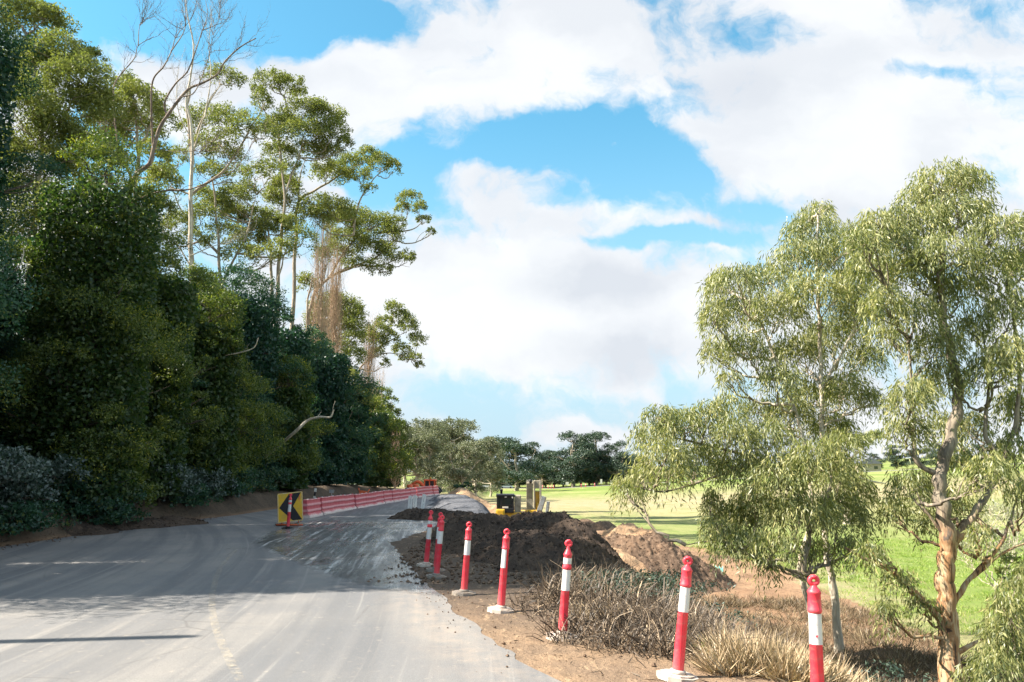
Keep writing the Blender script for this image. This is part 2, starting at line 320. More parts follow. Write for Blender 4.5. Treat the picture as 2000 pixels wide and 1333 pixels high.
# ------------------------------------------------------------------ mesh helpers
def hash2(ix, iy, iz=0, s=0):
    h = (ix * 374761393 + iy * 668265263 + iz * 2147483647 + s * 974634777) & 0xFFFFFFFF
    h = ((h ^ (h >> 13)) * 1274126177) & 0xFFFFFFFF
    h = ((h ^ (h >> 16)) * 2246822519) & 0xFFFFFFFF
    return ((h ^ (h >> 15)) & 0xFFFFFF) / float(0xFFFFFF)
def vnoise(x, y, s=0):
    x = np.asarray(x, float); y = np.asarray(y, float)
    ix = np.floor(x).astype(np.int64); iy = np.floor(y).astype(np.int64); fx = x - ix; fy = y - iy
    fx = fx * fx * (3 - 2 * fx); fy = fy * fy * (3 - 2 * fy)
    a = hash2(ix, iy, 0, s); b = hash2(ix + 1, iy, 0, s); c = hash2(ix, iy + 1, 0, s); d = hash2(ix + 1, iy + 1, 0, s)
    return (a * (1 - fx) + b * fx) * (1 - fy) + (c * (1 - fx) + d * fx) * fy
def fbm(x, y, o=4, s=0, g=0.5):
    r = 0; a = 1.0; n = 0
    for k in range(o):
        r = r + a * (vnoise(x * 2 ** k + 13.7 * k, y * 2 ** k - 7.1 * k, s + k) - 0.5) * 2; n += a; a *= g
    return r / n
def sst(a, b, x):
    t = np.clip((np.asarray(x, float) - a) / (b - a), 0, 1); return t * t * (3 - 2 * t)
def mesh_np(name, V, Fc, m, parent=None, smooth=False, fattr=None, vattr=None, k=None):
    """V (n,3); Fc (f,k) int array of k-gons"""
    me = bpy.data.meshes.new(name); V = np.ascontiguousarray(V, np.float32); Fc = np.ascontiguousarray(Fc, np.int32)
    nf, kk = Fc.shape
    me.vertices.add(len(V)); me.vertices.foreach_set('co', V.ravel())
    me.loops.add(nf * kk); me.loops.foreach_set('vertex_index', Fc.ravel())
    me.polygons.add(nf); me.polygons.foreach_set('loop_start', np.arange(0, nf * kk, kk, dtype=np.int32))
    me.polygons.foreach_set('use_smooth', np.full(nf, smooth))
    if fattr:
        for an, av in fattr.items():
            a = me.attributes.new(an, 'FLOAT', 'FACE'); a.data.foreach_set('value', np.ascontiguousarray(av, np.float32))
    if vattr:
        for an, av in vattr.items():
            a = me.attributes.new(an, 'FLOAT', 'POINT'); a.data.foreach_set('value', np.ascontiguousarray(av, np.float32).ravel())
    me.update(); me.validate()
    me.materials.append(m)
    o = bpy.data.objects.new(name, me); S.collection.objects.link(o)
    if parent is not None: o.parent = parent
    return o
class MB:
    """collects polygons and links them as ONE mesh"""
    def __init__(s): s.v = []; s.f = []; s.sm = []
    def add(s, vs, fs, smooth=False):
        o = len(s.v); s.v += [tuple(map(float, p)) for p in vs]; s.f += [tuple(i + o for i in f) for f in fs]; s.sm += [smooth] * len(fs); return s
    def box(s, c, d, rot=None, bev=0.0):
        x, y, z = d[0] / 2, d[1] / 2, d[2] / 2; b = min(bev, x * .9, y * .9, z * .9)
        if b <= 0:
            vs = [(i * x, j * y, k * z) for i in (-1, 1) for j in (-1, 1) for k in (-1, 1)]
            fs = [(0, 1, 3, 2), (4, 6, 7, 5), (0, 4, 5, 1), (2, 3, 7, 6), (0, 2, 6, 4), (1, 5, 7, 3)]
        else:
            import bmesh
            bm = bmesh.new(); bmesh.ops.create_cube(bm, size=1.0)
            for v_ in bm.verts: v_.co = (v_.co.x * d[0], v_.co.y * d[1], v_.co.z * d[2])
            bmesh.ops.bevel(bm, geom=list(bm.edges), offset=b, segments=2, affect='EDGES', profile=0.7)
            bm.verts.ensure_lookup_table(); bm.verts.index_update()
            vs = [tuple(v_.co) for v_ in bm.verts]; fs = [tuple(v_.index for v_ in f.verts) for f in bm.faces]; bm.free()
        m = Matrix.Identity(3) if rot is None else rot
        return s.add([Vector(c) + m @ Vector(p) for p in vs], fs)
    def prism(s, poly, y0, y1, plane='xz', org=(0, 0, 0), rot=None):
        """poly extruded along the axis left out of plane"""
        n = len(poly); vs = []
        for q in (y0, y1):
            for a, b in poly:
                vs.append({'xz': (a, q, b), 'yz': (q, a, b), 'xy': (a, b, q)}[plane])
        fs = [tuple(range(n)), tuple(range(2 * n - 1, n - 1, -1))] + [(i, (i + 1) % n, n + (i + 1) % n, n + i) for i in range(n)]
        m = Matrix.Identity(3) if rot is None else rot
        return s.add([Vector(org) + m @ Vector(p) for p in vs], fs)
    def lathe(s, prof, seg=20, org=(0, 0, 0), rot=None, smooth=True):
        vs = []; m = Matrix.Identity(3) if rot is None else rot
        for r, z in prof:
            for i in range(seg):
                a = 2 * math.pi * i / seg; vs.append(Vector(org) + m @ Vector((r * math.cos(a), r * math.sin(a), z)))
        fs = [(k * seg + i, k * seg + (i + 1) % seg, (k + 1) * seg + (i + 1) % seg, (k + 1) * seg + i) for k in range(len(prof) - 1) for i in range(seg)]
        fs2 = [tuple(range(seg - 1, -1, -1)), tuple(range((len(prof) - 1) * seg, len(prof) * seg))]
        o = len(s.v); s.add(vs, fs, smooth); s.f += [tuple(i + o for i in f) for f in fs2]; s.sm += [False, False]; return s
    def tube(s, pts, rad, seg=8):
        V, Fq = tube_np(np.array(pts, float), np.array(rad, float) if hasattr(rad, '__len__') else np.full(len(pts), rad), seg)
        n = len(pts)
        o = len(s.v); s.add(V, [tuple(f) for f in Fq], True)
        s.f += [tuple(o + i for i in range(seg - 1, -1, -1)), tuple(o + (n - 1) * seg + i for i in range(seg))]; s.sm += [False, False]; return s
    def build(s, name, m, parent=None):
        me = bpy.data.meshes.new(name); me.from_pydata(s.v, [], s.f); me.polygons.foreach_set('use_smooth', s.sm); me.validate()
        me.materials.append(m); o = bpy.data.objects.new(name, me); S.collection.objects.link(o)
        if parent is not None: o.parent = parent
        return o
def tube_np(P, rad, seg=6):
    n = len(P); T = np.gradient(P, axis=0); T /= np.linalg.norm(T, axis=1)[:, None] + 1e-9
    ref = np.array((0.3, 0.95, 0.1)) if abs(T[0] @ np.array((0.3, .95, .1))) < 0.9 else np.array((1.0, 0, 0))
    A = np.cross(T, ref); A /= np.linalg.norm(A, axis=1)[:, None] + 1e-9; B = np.cross(T, A)
    ang = np.arange(seg) * 2 * np.pi / seg
    V = (P[:, None, :] + rad[:, None, None] * (np.cos(ang)[None, :, None] * A[:, None, :] + np.sin(ang)[None, :, None] * B[:, None, :])).reshape(-1, 3)
    i = np.arange(seg); j = (i + 1) % seg; q = np.stack([i, j, j + seg, i + seg], 1)
    Fq = (q[None] + (np.arange(n - 1) * seg)[:, None, None]).reshape(-1, 4)
    return V, Fq
def smooth_path(pts, n=10, wob=0.0, rg=rng):
    """Catmull-Rom through points"""
    P = np.array(pts, float)
    if len(P) == 2: P = np.vstack([P[0], P.mean(0), P[1]])
    Q = np.vstack([2 * P[0] - P[1], P, 2 * P[-1] - P[-2]]); out = []
    for k in range(len(P) - 1):
        p0, p1, p2, p3 = Q[k:k + 4]
        for t in np.linspace(0, 1, n, endpoint=False):
            out.append(0.5 * (2 * p1 + (p2 - p0) * t + (2 * p0 - 5 * p1 + 4 * p2 - p3) * t * t + (3 * p1 - p0 - 3 * p2 + p3) * t ** 3))
    out.append(P[-1]); out = np.array(out)
    if wob: out[1:-1] += rg.normal(0, wob, (len(out) - 2, 3))
    return out
class TB:
    """numpy quads accumulator for tubes/leaves"""
    def __init__(s): s.V = []; s.F = []; s.T = []; s.n = 0
    def quads(s, V, Fq, tint=None):
        s.V.append(V); s.F.append(Fq + s.n); s.n += len(V); s.T.append(np.full(len(Fq), 0.5) if tint is None else tint)
    def tube(s, P, r0, r1, seg=6, tint=None, pw=1.0):
        P = np.asarray(P); k = np.linspace(0, 1, len(P)) ** pw; r = r0 + (r1 - r0) * k
        V, Fq = tube_np(P, r, seg); s.quads(V, Fq, None if tint is None else np.full(len(Fq), tint))
    def leaves(s, C, A, L, Wd, rg, tint):
        n = len(C); A = A / (np.linalg.norm(A, axis=1)[:, None] + 1e-9)
        r = rg.normal(size=(n, 3)); B = np.cross(A, r); B /= np.linalg.norm(B, axis=1)[:, None] + 1e-9
        L = np.broadcast_to(L, (n,))[:, None] / 2; Wd = np.broadcast_to(Wd, (n,))[:, None] / 2
        V = np.stack([C - A * L, C + B * Wd - A * L * 0.1, C + A * L, C - B * Wd - A * L * 0.1], 1).reshape(-1, 3)
        Fq = np.arange(n * 4).reshape(-1, 4); s.quads(V, Fq, tint)
    def build(s, name, m, parent=None, smooth=False):
        V = np.vstack(s.V)
        if parent is not None: V = V - np.array(parent.location)
        return mesh_np(name, V, np.vstack(s.F), m, parent, smooth, fattr={'tint': np.concatenate(s.T)})
def tag(o, label=None, cat=None, group=None, kind=None):
    if label: o['label'] = label
    if cat: o['category'] = cat
    if group: o['group'] = group
    if kind: o['kind'] = kind
    return o
def thing(name, loc, label, cat, group=None, rz=0.0):
    o = bpy.data.objects.new(name, None); o.empty_display_size = 0.3; S.collection.objects.link(o); o.location = tuple(map(float, loc)); o.rotation_euler = (0, 0, rz)
    return tag(o, label, cat, group)
def copy_tree(o, parent=None):
    c = o.copy(); S.collection.objects.link(c); c.parent = parent
    for ch in list(o.children): copy_tree(ch, c)
    return c

# ------------------------------------------------------------------ terrain
_rp = [gp(*q) for q in ((1230, 1420), (1095, 1333), (1000, 1280), (885, 1190), (800, 1110), (765, 1062))]
XR_Y = [-20] + [p[1] for p in _rp] + [24, 27, 34, 45, 62, 80]; XR_X = [2.6] + [p[0] for p in _rp] + [-3.2, -2.9, -2.6, -3.4, -5.0, -6.0]
XE_Y = [-20, 5.5, 7.3, 9.5, 11.8, 14, 20, 24, 30, 38, 50, 62, 80, 120]; XE_X = [4.5, 3.1, 2.55, 1.75, 1.15, 1.15, 1.5, 1.4, 0.0, -1.4, -3.0, -4.4, -5.5, -8]
def xr(y): return np.interp(y, XR_Y, XR_X)
def xe(y): return np.interp(y, XE_Y, XE_X)
def bankx(y): return np.interp(y, [-30, 12, 20, 30, 36, 60, 110], [-13.0, -13.2, -13.6, -13.6, -12.6, -12.5, -13.5])
def HH(x, y):
    x = np.asarray(x, float); y = np.asarray(y, float)
    w = np.interp(y, [0, 14, 24, 34, 60], [5.5, 5.0, 3.4, 2.6, 2.6])
    t = sst(0, 1, (x - xe(y)) / w)
    up = np.interp(y, [0, 66, 110, 280, 3000], [0, 0, -1.3, -4.6, -8])
    lo = np.interp(y, [0, 60, 100, 150, 280, 700, 3000], [-2.1, -2.2, -2.7, -3.3, -4.7, -6, -10])
    lo = lo + 0.052 * np.maximum(0, x - 16) * sst(20, 90, y) * np.interp(x, [16, 300, 3000], [1, 1, 0.2])
    z = up * (1 - t) + lo * t
    b = bankx(y) - x
    z = z + sst(0, 1.0, b) * 0.80 + np.clip(b - 0.9, 0, 60) * 0.07 + 6.0 * sst(3.5, 22, b) * (1 - sst(95, 160, y))
    rough = t * (1 - sst(9.5, 12.5, x)) * sst(0.0, 0.4, x - xe(y))
    near = 1 - sst(70, 90, y)
    z = z + near * rough * (0.16 * fbm(x * 0.8, y * 0.8, 5, 3) + 0.05 * fbm(x * 4, y * 4, 3, 9))
    z = z + near * sst(0.1, 1.2, b) * (1 - sst(3, 6, b)) * 0.22 * fbm(x * 1.6, y * 1.6, 4, 5)
    z = z + sst(12, 16, x) * 0.10 * fbm(x * 0.3, y * 0.3, 3, 15)
    return z
def axis(parts):
    out = []
    for a, b, n in parts: out += list(np.linspace(a, b, n, endpoint=False))
    return np.array(out + [parts[-1][1]])
def gridmesh(name, X, Y, Z, m, **kw):
    ny, nx = X.shape; V = np.stack([X.ravel(), Y.ravel(), Z.ravel()], 1)
    i = np.arange(nx - 1); j = np.arange(ny - 1); a = (j[:, None] * nx + i[None]).ravel()
    return mesh_np(name, V, np.stack([a, a + 1, a + nx + 1, a + nx], 1), m, smooth=True, **kw)
xs = axis([(-2500, -300, 12), (-300, -60, 14), (-60, -17, 22), (-17, -12, 30), (-12, 0, 34), (0, 14, 100), (14, 30, 32), (30, 80, 26), (80, 400, 32), (400, 2500, 12)])
ys = axis([(-60, 4, 24), (4, 36, 210), (36, 70, 80), (70, 130, 40), (130, 320, 60), (320, 800, 16), (800, 4500, 14)])
X, Y = np.meshgrid(xs, ys); Z = HH(X, Y)
tt = sst(0, 1, (X - xe(Y)))
fieldx = np.interp(Y, [0, 12, 20, 33, 39, 63, 80, 100], [9.6, 9.8, 10.6, 11.4, 11.2, 6.4, 3.5, -5])
field = sst(-0.8, 0.8, X - fieldx + 0.8 * fbm(X * .5, Y * .5, 3, 2)); field = np.maximum(field, sst(95, 110, Y)); field = np.maximum(field, (Y < -15) * 1.0)
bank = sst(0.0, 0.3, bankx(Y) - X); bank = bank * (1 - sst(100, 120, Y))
dry = np.exp(-((Y - 120) / 55.0) ** 2) * sst(-60, 6, X) + np.exp(-((Y - 30) / 22.0) ** 2) * sst(4.5, 0, X - fieldx) * 0.8
RD = [(-200, 285), (60, 285), (130, 283), (300, 300), (600, 350)]
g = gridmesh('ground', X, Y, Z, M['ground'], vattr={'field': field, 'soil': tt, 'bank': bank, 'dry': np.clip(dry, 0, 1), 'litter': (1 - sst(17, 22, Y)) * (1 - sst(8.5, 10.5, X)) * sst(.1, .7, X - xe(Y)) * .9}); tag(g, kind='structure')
# shoulder sheet and paved sheet
def strip(name, x0f, x1f, ya, nx, dz, m, attrs=None, uvs=False, zf=None):
    Yg, T = np.meshgrid(ya, np.linspace(0, 1, nx), indexing='ij'); Xg = x0f(Yg) * (1 - T) + x1f(Yg) * T
    Zg = HH(Xg, Yg) + dz + (zf(Xg, Yg) if zf else 0)
    o = gridmesh(name, Xg, Yg, Zg, m, vattr=attrs(Xg, Yg) if attrs else None)
    if uvs:
        ny, nx_ = Xg.shape; i = np.arange(nx_ - 1); j = np.arange(ny - 1); a = (j[:, None] * nx_ + i[None]).ravel()
        idx = np.stack([a, a + 1, a + nx_ + 1, a + nx_], 1).ravel()
        for nm, off in (('bend', lambda y: -0.9 - 0.011 * np.clip(y - 6, 0, 99) ** 2), ('ahead', lambda y: -0.4 - 0.10 * np.clip(y - 8, 0, 99))):
            uvl = o.data.uv_layers.new(name=nm); q = np.stack([(Xg - off(Yg)).ravel()[idx], Yg.ravel()[idx]], 1).astype(np.float32)
            uvl.data.foreach_set('uv', q.ravel())
    return tag(o, kind='structure')
ya = axis([(-20, 4, 30), (4, 30, 200), (30, 70, 90)])
strip('dirt_shoulder', lambda y: xr(y) - 0.8, lambda y: xe(y) + 0.25 + 0.25 * vnoise(y * 2.1, y * 0, 4) * 1.0, ya, 40, 0.008, M['shoulder'],
      zf=lambda x, y: 0.03 * sst(0.1, 1.4, x - xr(y)) * (fbm(x * 2, y * 2, 4, 8) + .4))
def rattr(x, y):
    d = xr(y) - x
    edge = np.interp(y, [0, 10, 12.5, 15, 18, 22, 26, 32, 60], [0.0, 0.0, 0.6, 1.5, 2.6, 3.8, 5.0, 5.3, 4.4])
    wet = sst(-0.9, 0.9, edge - d) * sst(11.5, 14.5, y)
    dust = np.exp(-((d - 0.45) / 0.5) ** 2) * sst(6, 9, y) * (1 - sst(18, 24, y)) * .9
    return {'wet': wet, 'dust': np.clip(dust, 0, 1)}
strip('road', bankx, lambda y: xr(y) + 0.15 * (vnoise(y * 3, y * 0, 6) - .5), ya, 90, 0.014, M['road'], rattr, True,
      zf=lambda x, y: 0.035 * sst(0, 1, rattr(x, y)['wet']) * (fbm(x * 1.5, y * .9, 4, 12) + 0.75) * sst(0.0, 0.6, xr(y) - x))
# worn centre line
def worn_and_fleck(t):
    p = wpos(t); n = t.noise(p, 9.0, 6.0, 0.75); pr = pbsdf(t, (0.62, 0.55, 0.42), 0.8, 0.2)
    tr = t.new('ShaderNodeBsdfTransparent'); mx = t.new('ShaderNodeMixShader'); t.ln(t.ramp(n, 0.40, 0.70, 0.0, 0.32), mx.inputs[0])
    t.ln(tr.outputs[0], mx.inputs[1]); t.ln(pr, mx.inputs[2]); return mx.outputs[0]
M['worn_and_fleck'] = mat('worn_line_and_sun_fleck', worn_and_fleck)  # shared by the worn centre line and the painted sun fleck
def ribbon(name, pxs, w, m, dz):
    P = smooth_path([gp(*q) for q in pxs], 8); T = np.gradient(P, axis=0); N = np.stack([-T[:, 1], T[:, 0]], 1); N /= np.linalg.norm(N, axis=1)[:, None]
    L = P[:, :2] + N * w / 2; Rr = P[:, :2] - N * w / 2
    V = np.vstack([np.c_[L, HH(L[:, 0], L[:, 1]) + dz], np.c_[Rr, HH(Rr[:, 0], Rr[:, 1]) + dz]]); n = len(P); i = np.arange(n - 1)
    return tag(mesh_np(name, V, np.stack([i, i + n, i + n + 1, i + 1], 1), m), kind='structure')
ribbon('worn_centre_line', [(470, 1333), (447, 1290), (425, 1240), (414, 1190), (418, 1145), (435, 1105), (462, 1076)], 0.10, M['worn_and_fleck'], 0.020)
ribbon('painted_sun_fleck', [(440, 1074), (490, 1073)], 0.22, M['worn_and_fleck'], 0.020)  # streak of sun between the trees, painted as a pale strip on the asphalt
# far road
fx = np.linspace(-160, 420, 80); fy = np.interp(fx, [q[0] for q in RD], [q[1] for q in RD])
Yg = np.stack([fy - 4, fy + 4]); Xg = np.stack([fx, fx]); Zg = HH(Xg, Yg); Zg = np.maximum(Zg[0], Zg[1])[None].repeat(2, 0) + 0.5
M['farroad'] = plain('far_asphalt', (0.17, 0.165, 0.165), 0.8, 0.05)
V = np.stack([Xg.ravel(), Yg.ravel(), Zg.ravel()], 1); n = len(fx); 
V = np.vstack([V, V[:n] + (0, -6, -1.1)]); i = np.arange(n - 1)
tag(mesh_np('far_road', V[:2 * n], np.stack([i, i + 1, i + n + 1, i + n], 1), M['farroad']), kind='structure')
tag(mesh_np('road_verge', V, np.stack([i + 2 * n, i + 1 + 2 * n, i + 1, i], 1), M['ground'], vattr={'field': np.ones(3 * n), 'dry': np.zeros(3 * n), 'bank': np.zeros(3 * n), 'soil': np.zeros(3 * n)}), kind='structure')
def farz(x): y = np.interp(x, [q[0] for q in RD], [q[1] for q in RD]); return float(y), float(max(HH(x, y - 4), HH(x, y + 4)) + 0.5)
exec_after = []

# ------------------------------------------------------------------ spoil heaps
def mound(name, cones, m, label, cat, res=0.06, amp=0.12, fr=1.4, seed=0, group=None, slope=0.62, stones=0, low=0.0):
    C = np.array(cones, float)           # x, y, h, flat radius
    C[:, 2] -= low
    x0 = (C[:, 0] - C[:, 2] / slope - C[:, 3]).min() - .5; x1 = (C[:, 0] + C[:, 2] / slope + C[:, 3]).max() + .5
    y0 = (C[:, 1] - C[:, 2] / slope - C[:, 3]).min() - .5; y1 = (C[:, 1] + C[:, 2] / slope + C[:, 3]).max() + .5
    xa = np.arange(x0, x1, res); yb = np.arange(y0, y1, res * 1.3); Xm, Ym = np.meshgrid(xa, yb)
    wx = Xm + 0.35 * fbm(Xm * .7, Ym * .7, 3, seed + 40); wy = Ym + 0.35 * fbm(Xm * .7 + 9, Ym * .7, 3, seed + 41)
    h = np.full(Xm.shape, -1.0)
    for cx, cyy, ch, cr in C:
        d = np.hypot(wx - cx, wy - cyy); k = ch - slope * np.maximum(0, np.sqrt(d * d + .12) - .3 - cr)
        q = np.clip(0.5 + 0.5 * (k - h) / 0.25, 0, 1); h = h * (1 - q) + k * q + 0.25 * q * (1 - q) * .5
    env = sst(-0.1, 0.3, h)
    h = h + env * (amp * fbm(Xm * fr, Ym * fr, 5, seed, 0.6) + amp * 0.8 * np.abs(fbm(Xm * fr * 4, Ym * fr * 4, 3, seed + 7, .6)))
    h = np.maximum(h, -0.25); g0 = HH(Xm, Ym); Zm = g0 + h
    ny, nx = Xm.shape; i = np.arange(nx - 1); j = np.arange(ny - 1); a = (j[:, None] * nx + i[None]).ravel(); Q = np.stack([a, a + 1, a + nx + 1, a + nx], 1)
    keep = (h.ravel()[Q] > -0.2).any(1); Q = Q[keep]; used = np.unique(Q); rm = np.zeros(Xm.size, int); rm[used] = np.arange(len(used))
    c0 = np.array((C[0, 0], C[0, 1], float(HH(C[0, 0], C[0, 1]))))
    Vm = np.stack([Xm.ravel(), Ym.ravel(), Zm.ravel()], 1)[used]; Qm = rm[Q]; hu = h.ravel()[used]
    if stones:      # clods and stones bedded in the surface
        rg = np.random.default_rng(seed + 90); cand = np.flatnonzero(hu > -.02); pk = rg.choice(cand, stones); ss = rg.uniform(.008, .030, stones) * (1 + 1.0 * (rg.uniform(size=stones) < .08))
        cube = np.array([(i, j, k) for i in (-1, 1) for j in (-1, 1) for k in (-1, 1)], float); cf = np.array([(0, 1, 3, 2), (4, 6, 7, 5), (0, 4, 5, 1), (2, 3, 7, 6), (0, 2, 6, 4), (1, 5, 7, 3)])
        jit = cube[None] * rg.uniform(.45, 1.0, (stones, 8, 3)) * ss[:, None, None]; a_ = rg.uniform(0, 6.28, stones); ca, sa = np.cos(a_)[:, None], np.sin(a_)[:, None]
        jit = np.stack([jit[..., 0] * ca - jit[..., 1] * sa, jit[..., 0] * sa + jit[..., 1] * ca, jit[..., 2] * .8], 2)
        Qm = np.vstack([Qm, (cf[None] + (len(Vm) + np.arange(stones) * 8)[:, None, None]).reshape(-1, 4)]); Vm = np.vstack([Vm, (Vm[pk][:, None] + jit + (0, 0, .008)).reshape(-1, 3)])
    o = mesh_np(name, Vm - c0, Qm, m, smooth=not stones)
    if stones: o.data.polygons.foreach_set('use_smooth', np.r_[np.ones(len(Q), bool), np.zeros(len(Qm) - len(Q), bool)])
    o.location = c0
    return tag(o, label, cat, group)
mound('spoil_heap', [(-.2, 24, .75, .2), (-1.5, 23, .60, .2), (.6, 23.6, .85, .2), (1.2, 22.2, .9, .1), (1.8, 20.8, .75, .1), (2.1, 19.4, .55, .1), (-.8, 23.6, .75, .3), (0.1, 21.6, .4, .2), (.2, 18.6, .68, .3), (1.0, 17.6, .68, .2), (1.6, 18.2, .55, .2), (-.7, 19.9, .5, .3), (.6, 16.6, .35, .3)], M['mound_black'],
      'long dark heap of black soil on the road edge behind the row of bollards', 'soil heap', 0.05, 0.19, 1.5, 3, stones=2600, low=.13)
mound('spoil_heap', [(4.3, 30, 1.75, .2), (5.2, 30.2, 1.7, .15), (3.5, 29.5, 1.0, .2), (6.0, 29.6, .9, .2)], M['mound_brown'],
      'large rough brown earth heap beside the green field', 'soil heap', 0.05, 0.22, 1.1, 13, stones=2200)
mound('spoil_heap', [(3.6, 29, 1.45, .1)], M['mound_tan'], 'small smooth tan cone of soil in front of the large brown heap', 'soil heap', 0.06, 0.07, 1.2, 23)
mound('spoil_heap', [(3.2, 33.5, 1.2, .3), (4.4, 36, .8, .2), (2.2, 33, .9, .3)], M['mound_brown'], 'low brown ridge of soil behind the tan cone', 'soil heap', 0.08, 0.14, 1.2, 25, stones=900)
mound('spoil_heap', [(-1.6, 60, 1.7, .4), (-2.9, 61, 1.1, .3), (-.4, 60, 1.5, .3), (1.2, 62, 1.2, .3), (0.4, 58, 1.3, .2)], M['mound_tan'], 'pale tan sand heap behind the excavator cab', 'soil heap', 0.12, 0.16, .8, 33)
mound('spoil_heap', [(6.6, 58, .6, .2), (5.6, 60, .5, .2)], M['mound_brown'], 'small smooth grey brown heap at the far edge of the green field', 'soil heap', 0.1, 0.1, 1, 43)
mound('spoil_heap', [(7.4, 50, .75, .2), (8.3, 49.4, .5, .2), (6.8, 51, .4, .2)], M['mound_tan'], 'small orange tan clay heap in the field beside turquoise netting', 'soil heap', 0.07, 0.22, 2, 47)
mound('asphalt_berm', [(-4.1, 33.5, .35, .3), (-3.2, 33.0, .4, .3), (-2.2, 32.6, .35, .2)], M['mound_black'], 'low dark windrow of soil lying across the unfinished road', 'windrow', 0.06, 0.10, 2, 53, slope=.4, stones=700)
mound('gravel_embankment', [(-2.9, 46, .42, .9), (-3.6, 52, .42, .9), (-2.5, 41, .38, .7), (-4.3, 57, .3, .8), (-2.2, 37, .25, .4)], M['mound_grey'], 'smooth grey gravel embankment shoulder left of the excavator', 'embankment', 0.09, 0.04, 1.2, 57, slope=.5)
mound('windrow', [(-14.0 + .0, 27, .28, .1), (-13.6, 25.5, .22, .1), (-13.4, 28.6, .3, .1), (-12.9, 30, .28, .1)], M['mound_black'], 'low dark windrow of soil at the foot of the left bank', 'windrow', 0.07, 0.08, 2, 63, slope=.35, stones=700)

# ------------------------------------------------------------------ bollards
def bollard(base, height, lean, label, style, rz=0.0, basem='rubber', tiltf=0.0):
    t = thing('traffic_bollard', base, label, 'bollard', 'temporary bollards along the road edge'); t.rotation_euler = (tiltf, lean, rz)
    s = height / 1.15
    mb = MB(); k = 10
    a = [(0.205 * math.cos(2 * math.pi * (i + .5) / k), 0.18 * math.sin(2 * math.pi * (i + .5) / k)) for i in range(k)]
    mb.prism(a, -0.02, 0.028, 'xy'); mb.prism([(x * .8, y * .8) for x, y in a], 0.028, 0.042, 'xy'); mb.lathe([(0.085, 0.042), (0.075, 0.07), (0.055, 0.078)], 18)
    o = mb.build('base', M[basem], t); o.scale = (s, s, s)
    mb = MB(); r0, r1 = 0.056, 0.047
    if style in 'AC':   # long plain red collar
        prof = [(r0, .04), (r0, .05), (r1, .86), (.052, .862), (.056, .87), (.056, .885), (.0515, .892), (.0495, 1.005), (.054, 1.01), (.054, 1.022), (.046, 1.035), (.026, 1.058), (.018, 1.075), (.018, 1.09)]
    else:
        prof = [(r0, .04), (r0, .05), (r1, .80), (.052, .802), (.056, .81), (.056, .835), (.050, .845), (.048, .96), (.053, .965), (.053, .978), (.046, .99), (.026, 1.035), (.018, 1.06), (.018, 1.08)]
    mb.lathe(prof, 24); mb.build('post', M['red'], t).scale = (s, s, s)
    mb = MB(); pts = [(0.028 * math.cos(q) * 1.15, 0, 1.107 + 0.028 * math.sin(q)) for q in np.linspace(0, 2 * math.pi, 17)]
    mb.tube(pts, 0.0185, 8); mb.lathe([(.026, 1.128), (.030, 1.137), (.022, 1.150), (.008, 1.154)], 14)
    if style == 'B': mb.box((0, 0, 1.105), (.072, .02, .05), None, .006)
    mb.build('handle', M['red'], t).scale = (s, s, s)
    def band(z0, z1, ang=2 * math.pi, a0=0):
        mb = MB(); n = 24; vs = []
        ra = lambda z: r0 + (r1 - r0) * (z - .05) / .81 + .0022
        top = z1 > .86
        for z in (z0, z1):
            rr = ra(z) if not top else .0515
            for i in range(n + 1):
                q = a0 + ang * i / n; vs.append((rr * math.cos(q), rr * math.sin(q), z))
        mb.add(vs, [(i, i + 1, n + 2 + i, n + 1 + i) for i in range(n)], True)
        o = mb.build('reflective_band', M['band'], t); o.scale = (s, s, s)
    if style == 'A': band(.62, .855)
    elif style == 'C': band(.60, .86, math.pi * 1.0, math.pi * .62)
    else: band(.55, .795); band(.865, .935)
    return t
BL = [ # base px, lean deg, style, label, basemat
 ((1600, 1425), 1.6, 'A', 'bollard cut off by the bottom edge, with a tiny red mark on its white band', 'base_pale'),
 ((1323, 1328), 7.5, 'A', 'second nearest bollard, leaning right, in front of dry straw', 'base_pale'),
 ((1098, 1249), 4.8, 'B', 'bollard with two white bands on a pale base, on the dirt shoulder', 'base_pale'),
 ((978, 1196), 4.6, 'C', 'mostly red bollard with its white band turned aside, on a pale base on brown dirt', 'base_pale'),
 ((906, 1163), 4.0, 'A', 'bollard with grey shaded band standing in front of the black soil heap', 'rubber'),
 ((852, 1130), 5.0, 'A', 'front bollard of the close overlapping pair at the far end of the row', 'rubber'),
 ((851, 1117), 4.2, 'A', 'rear bollard of the overlapping pair, its top just showing above the front one', 'rubber'),
 ((832, 1107), 4.6, 'B', 'farthest bollard of the roadside row, left of the overlapping pair', 'base_pale')]
for k, (bp, ln_, st_, lb, bmn) in enumerate(BL):
    b = gp(*bp); b[2] = HH(b[0], b[1]) + .02; h = 1.15
    t = bollard(b, h, R(ln_), lb, st_, R(0), bmn)
    if k == 0:
        mb = MB(); r = .0535; hs = [(-.012, .004), (-.006, .010), (0, .006), (.006, .010), (.012, .004), (0, -.012)]
        mb.add([(x - .012, -math.sqrt(r * r - (x - .012) ** 2) - .0015, .685 + z) for x, z in hs], [(5, 4, 3, 2, 1, 0)]); mb.build('mark', M['red'], t)
b = gp(562, 1034); t = bollard((b[0], b[1], .02), 1.20, R(2.5), 'red and white bollard standing in front of the yellow chevron sign', 'B', 0, 'black')

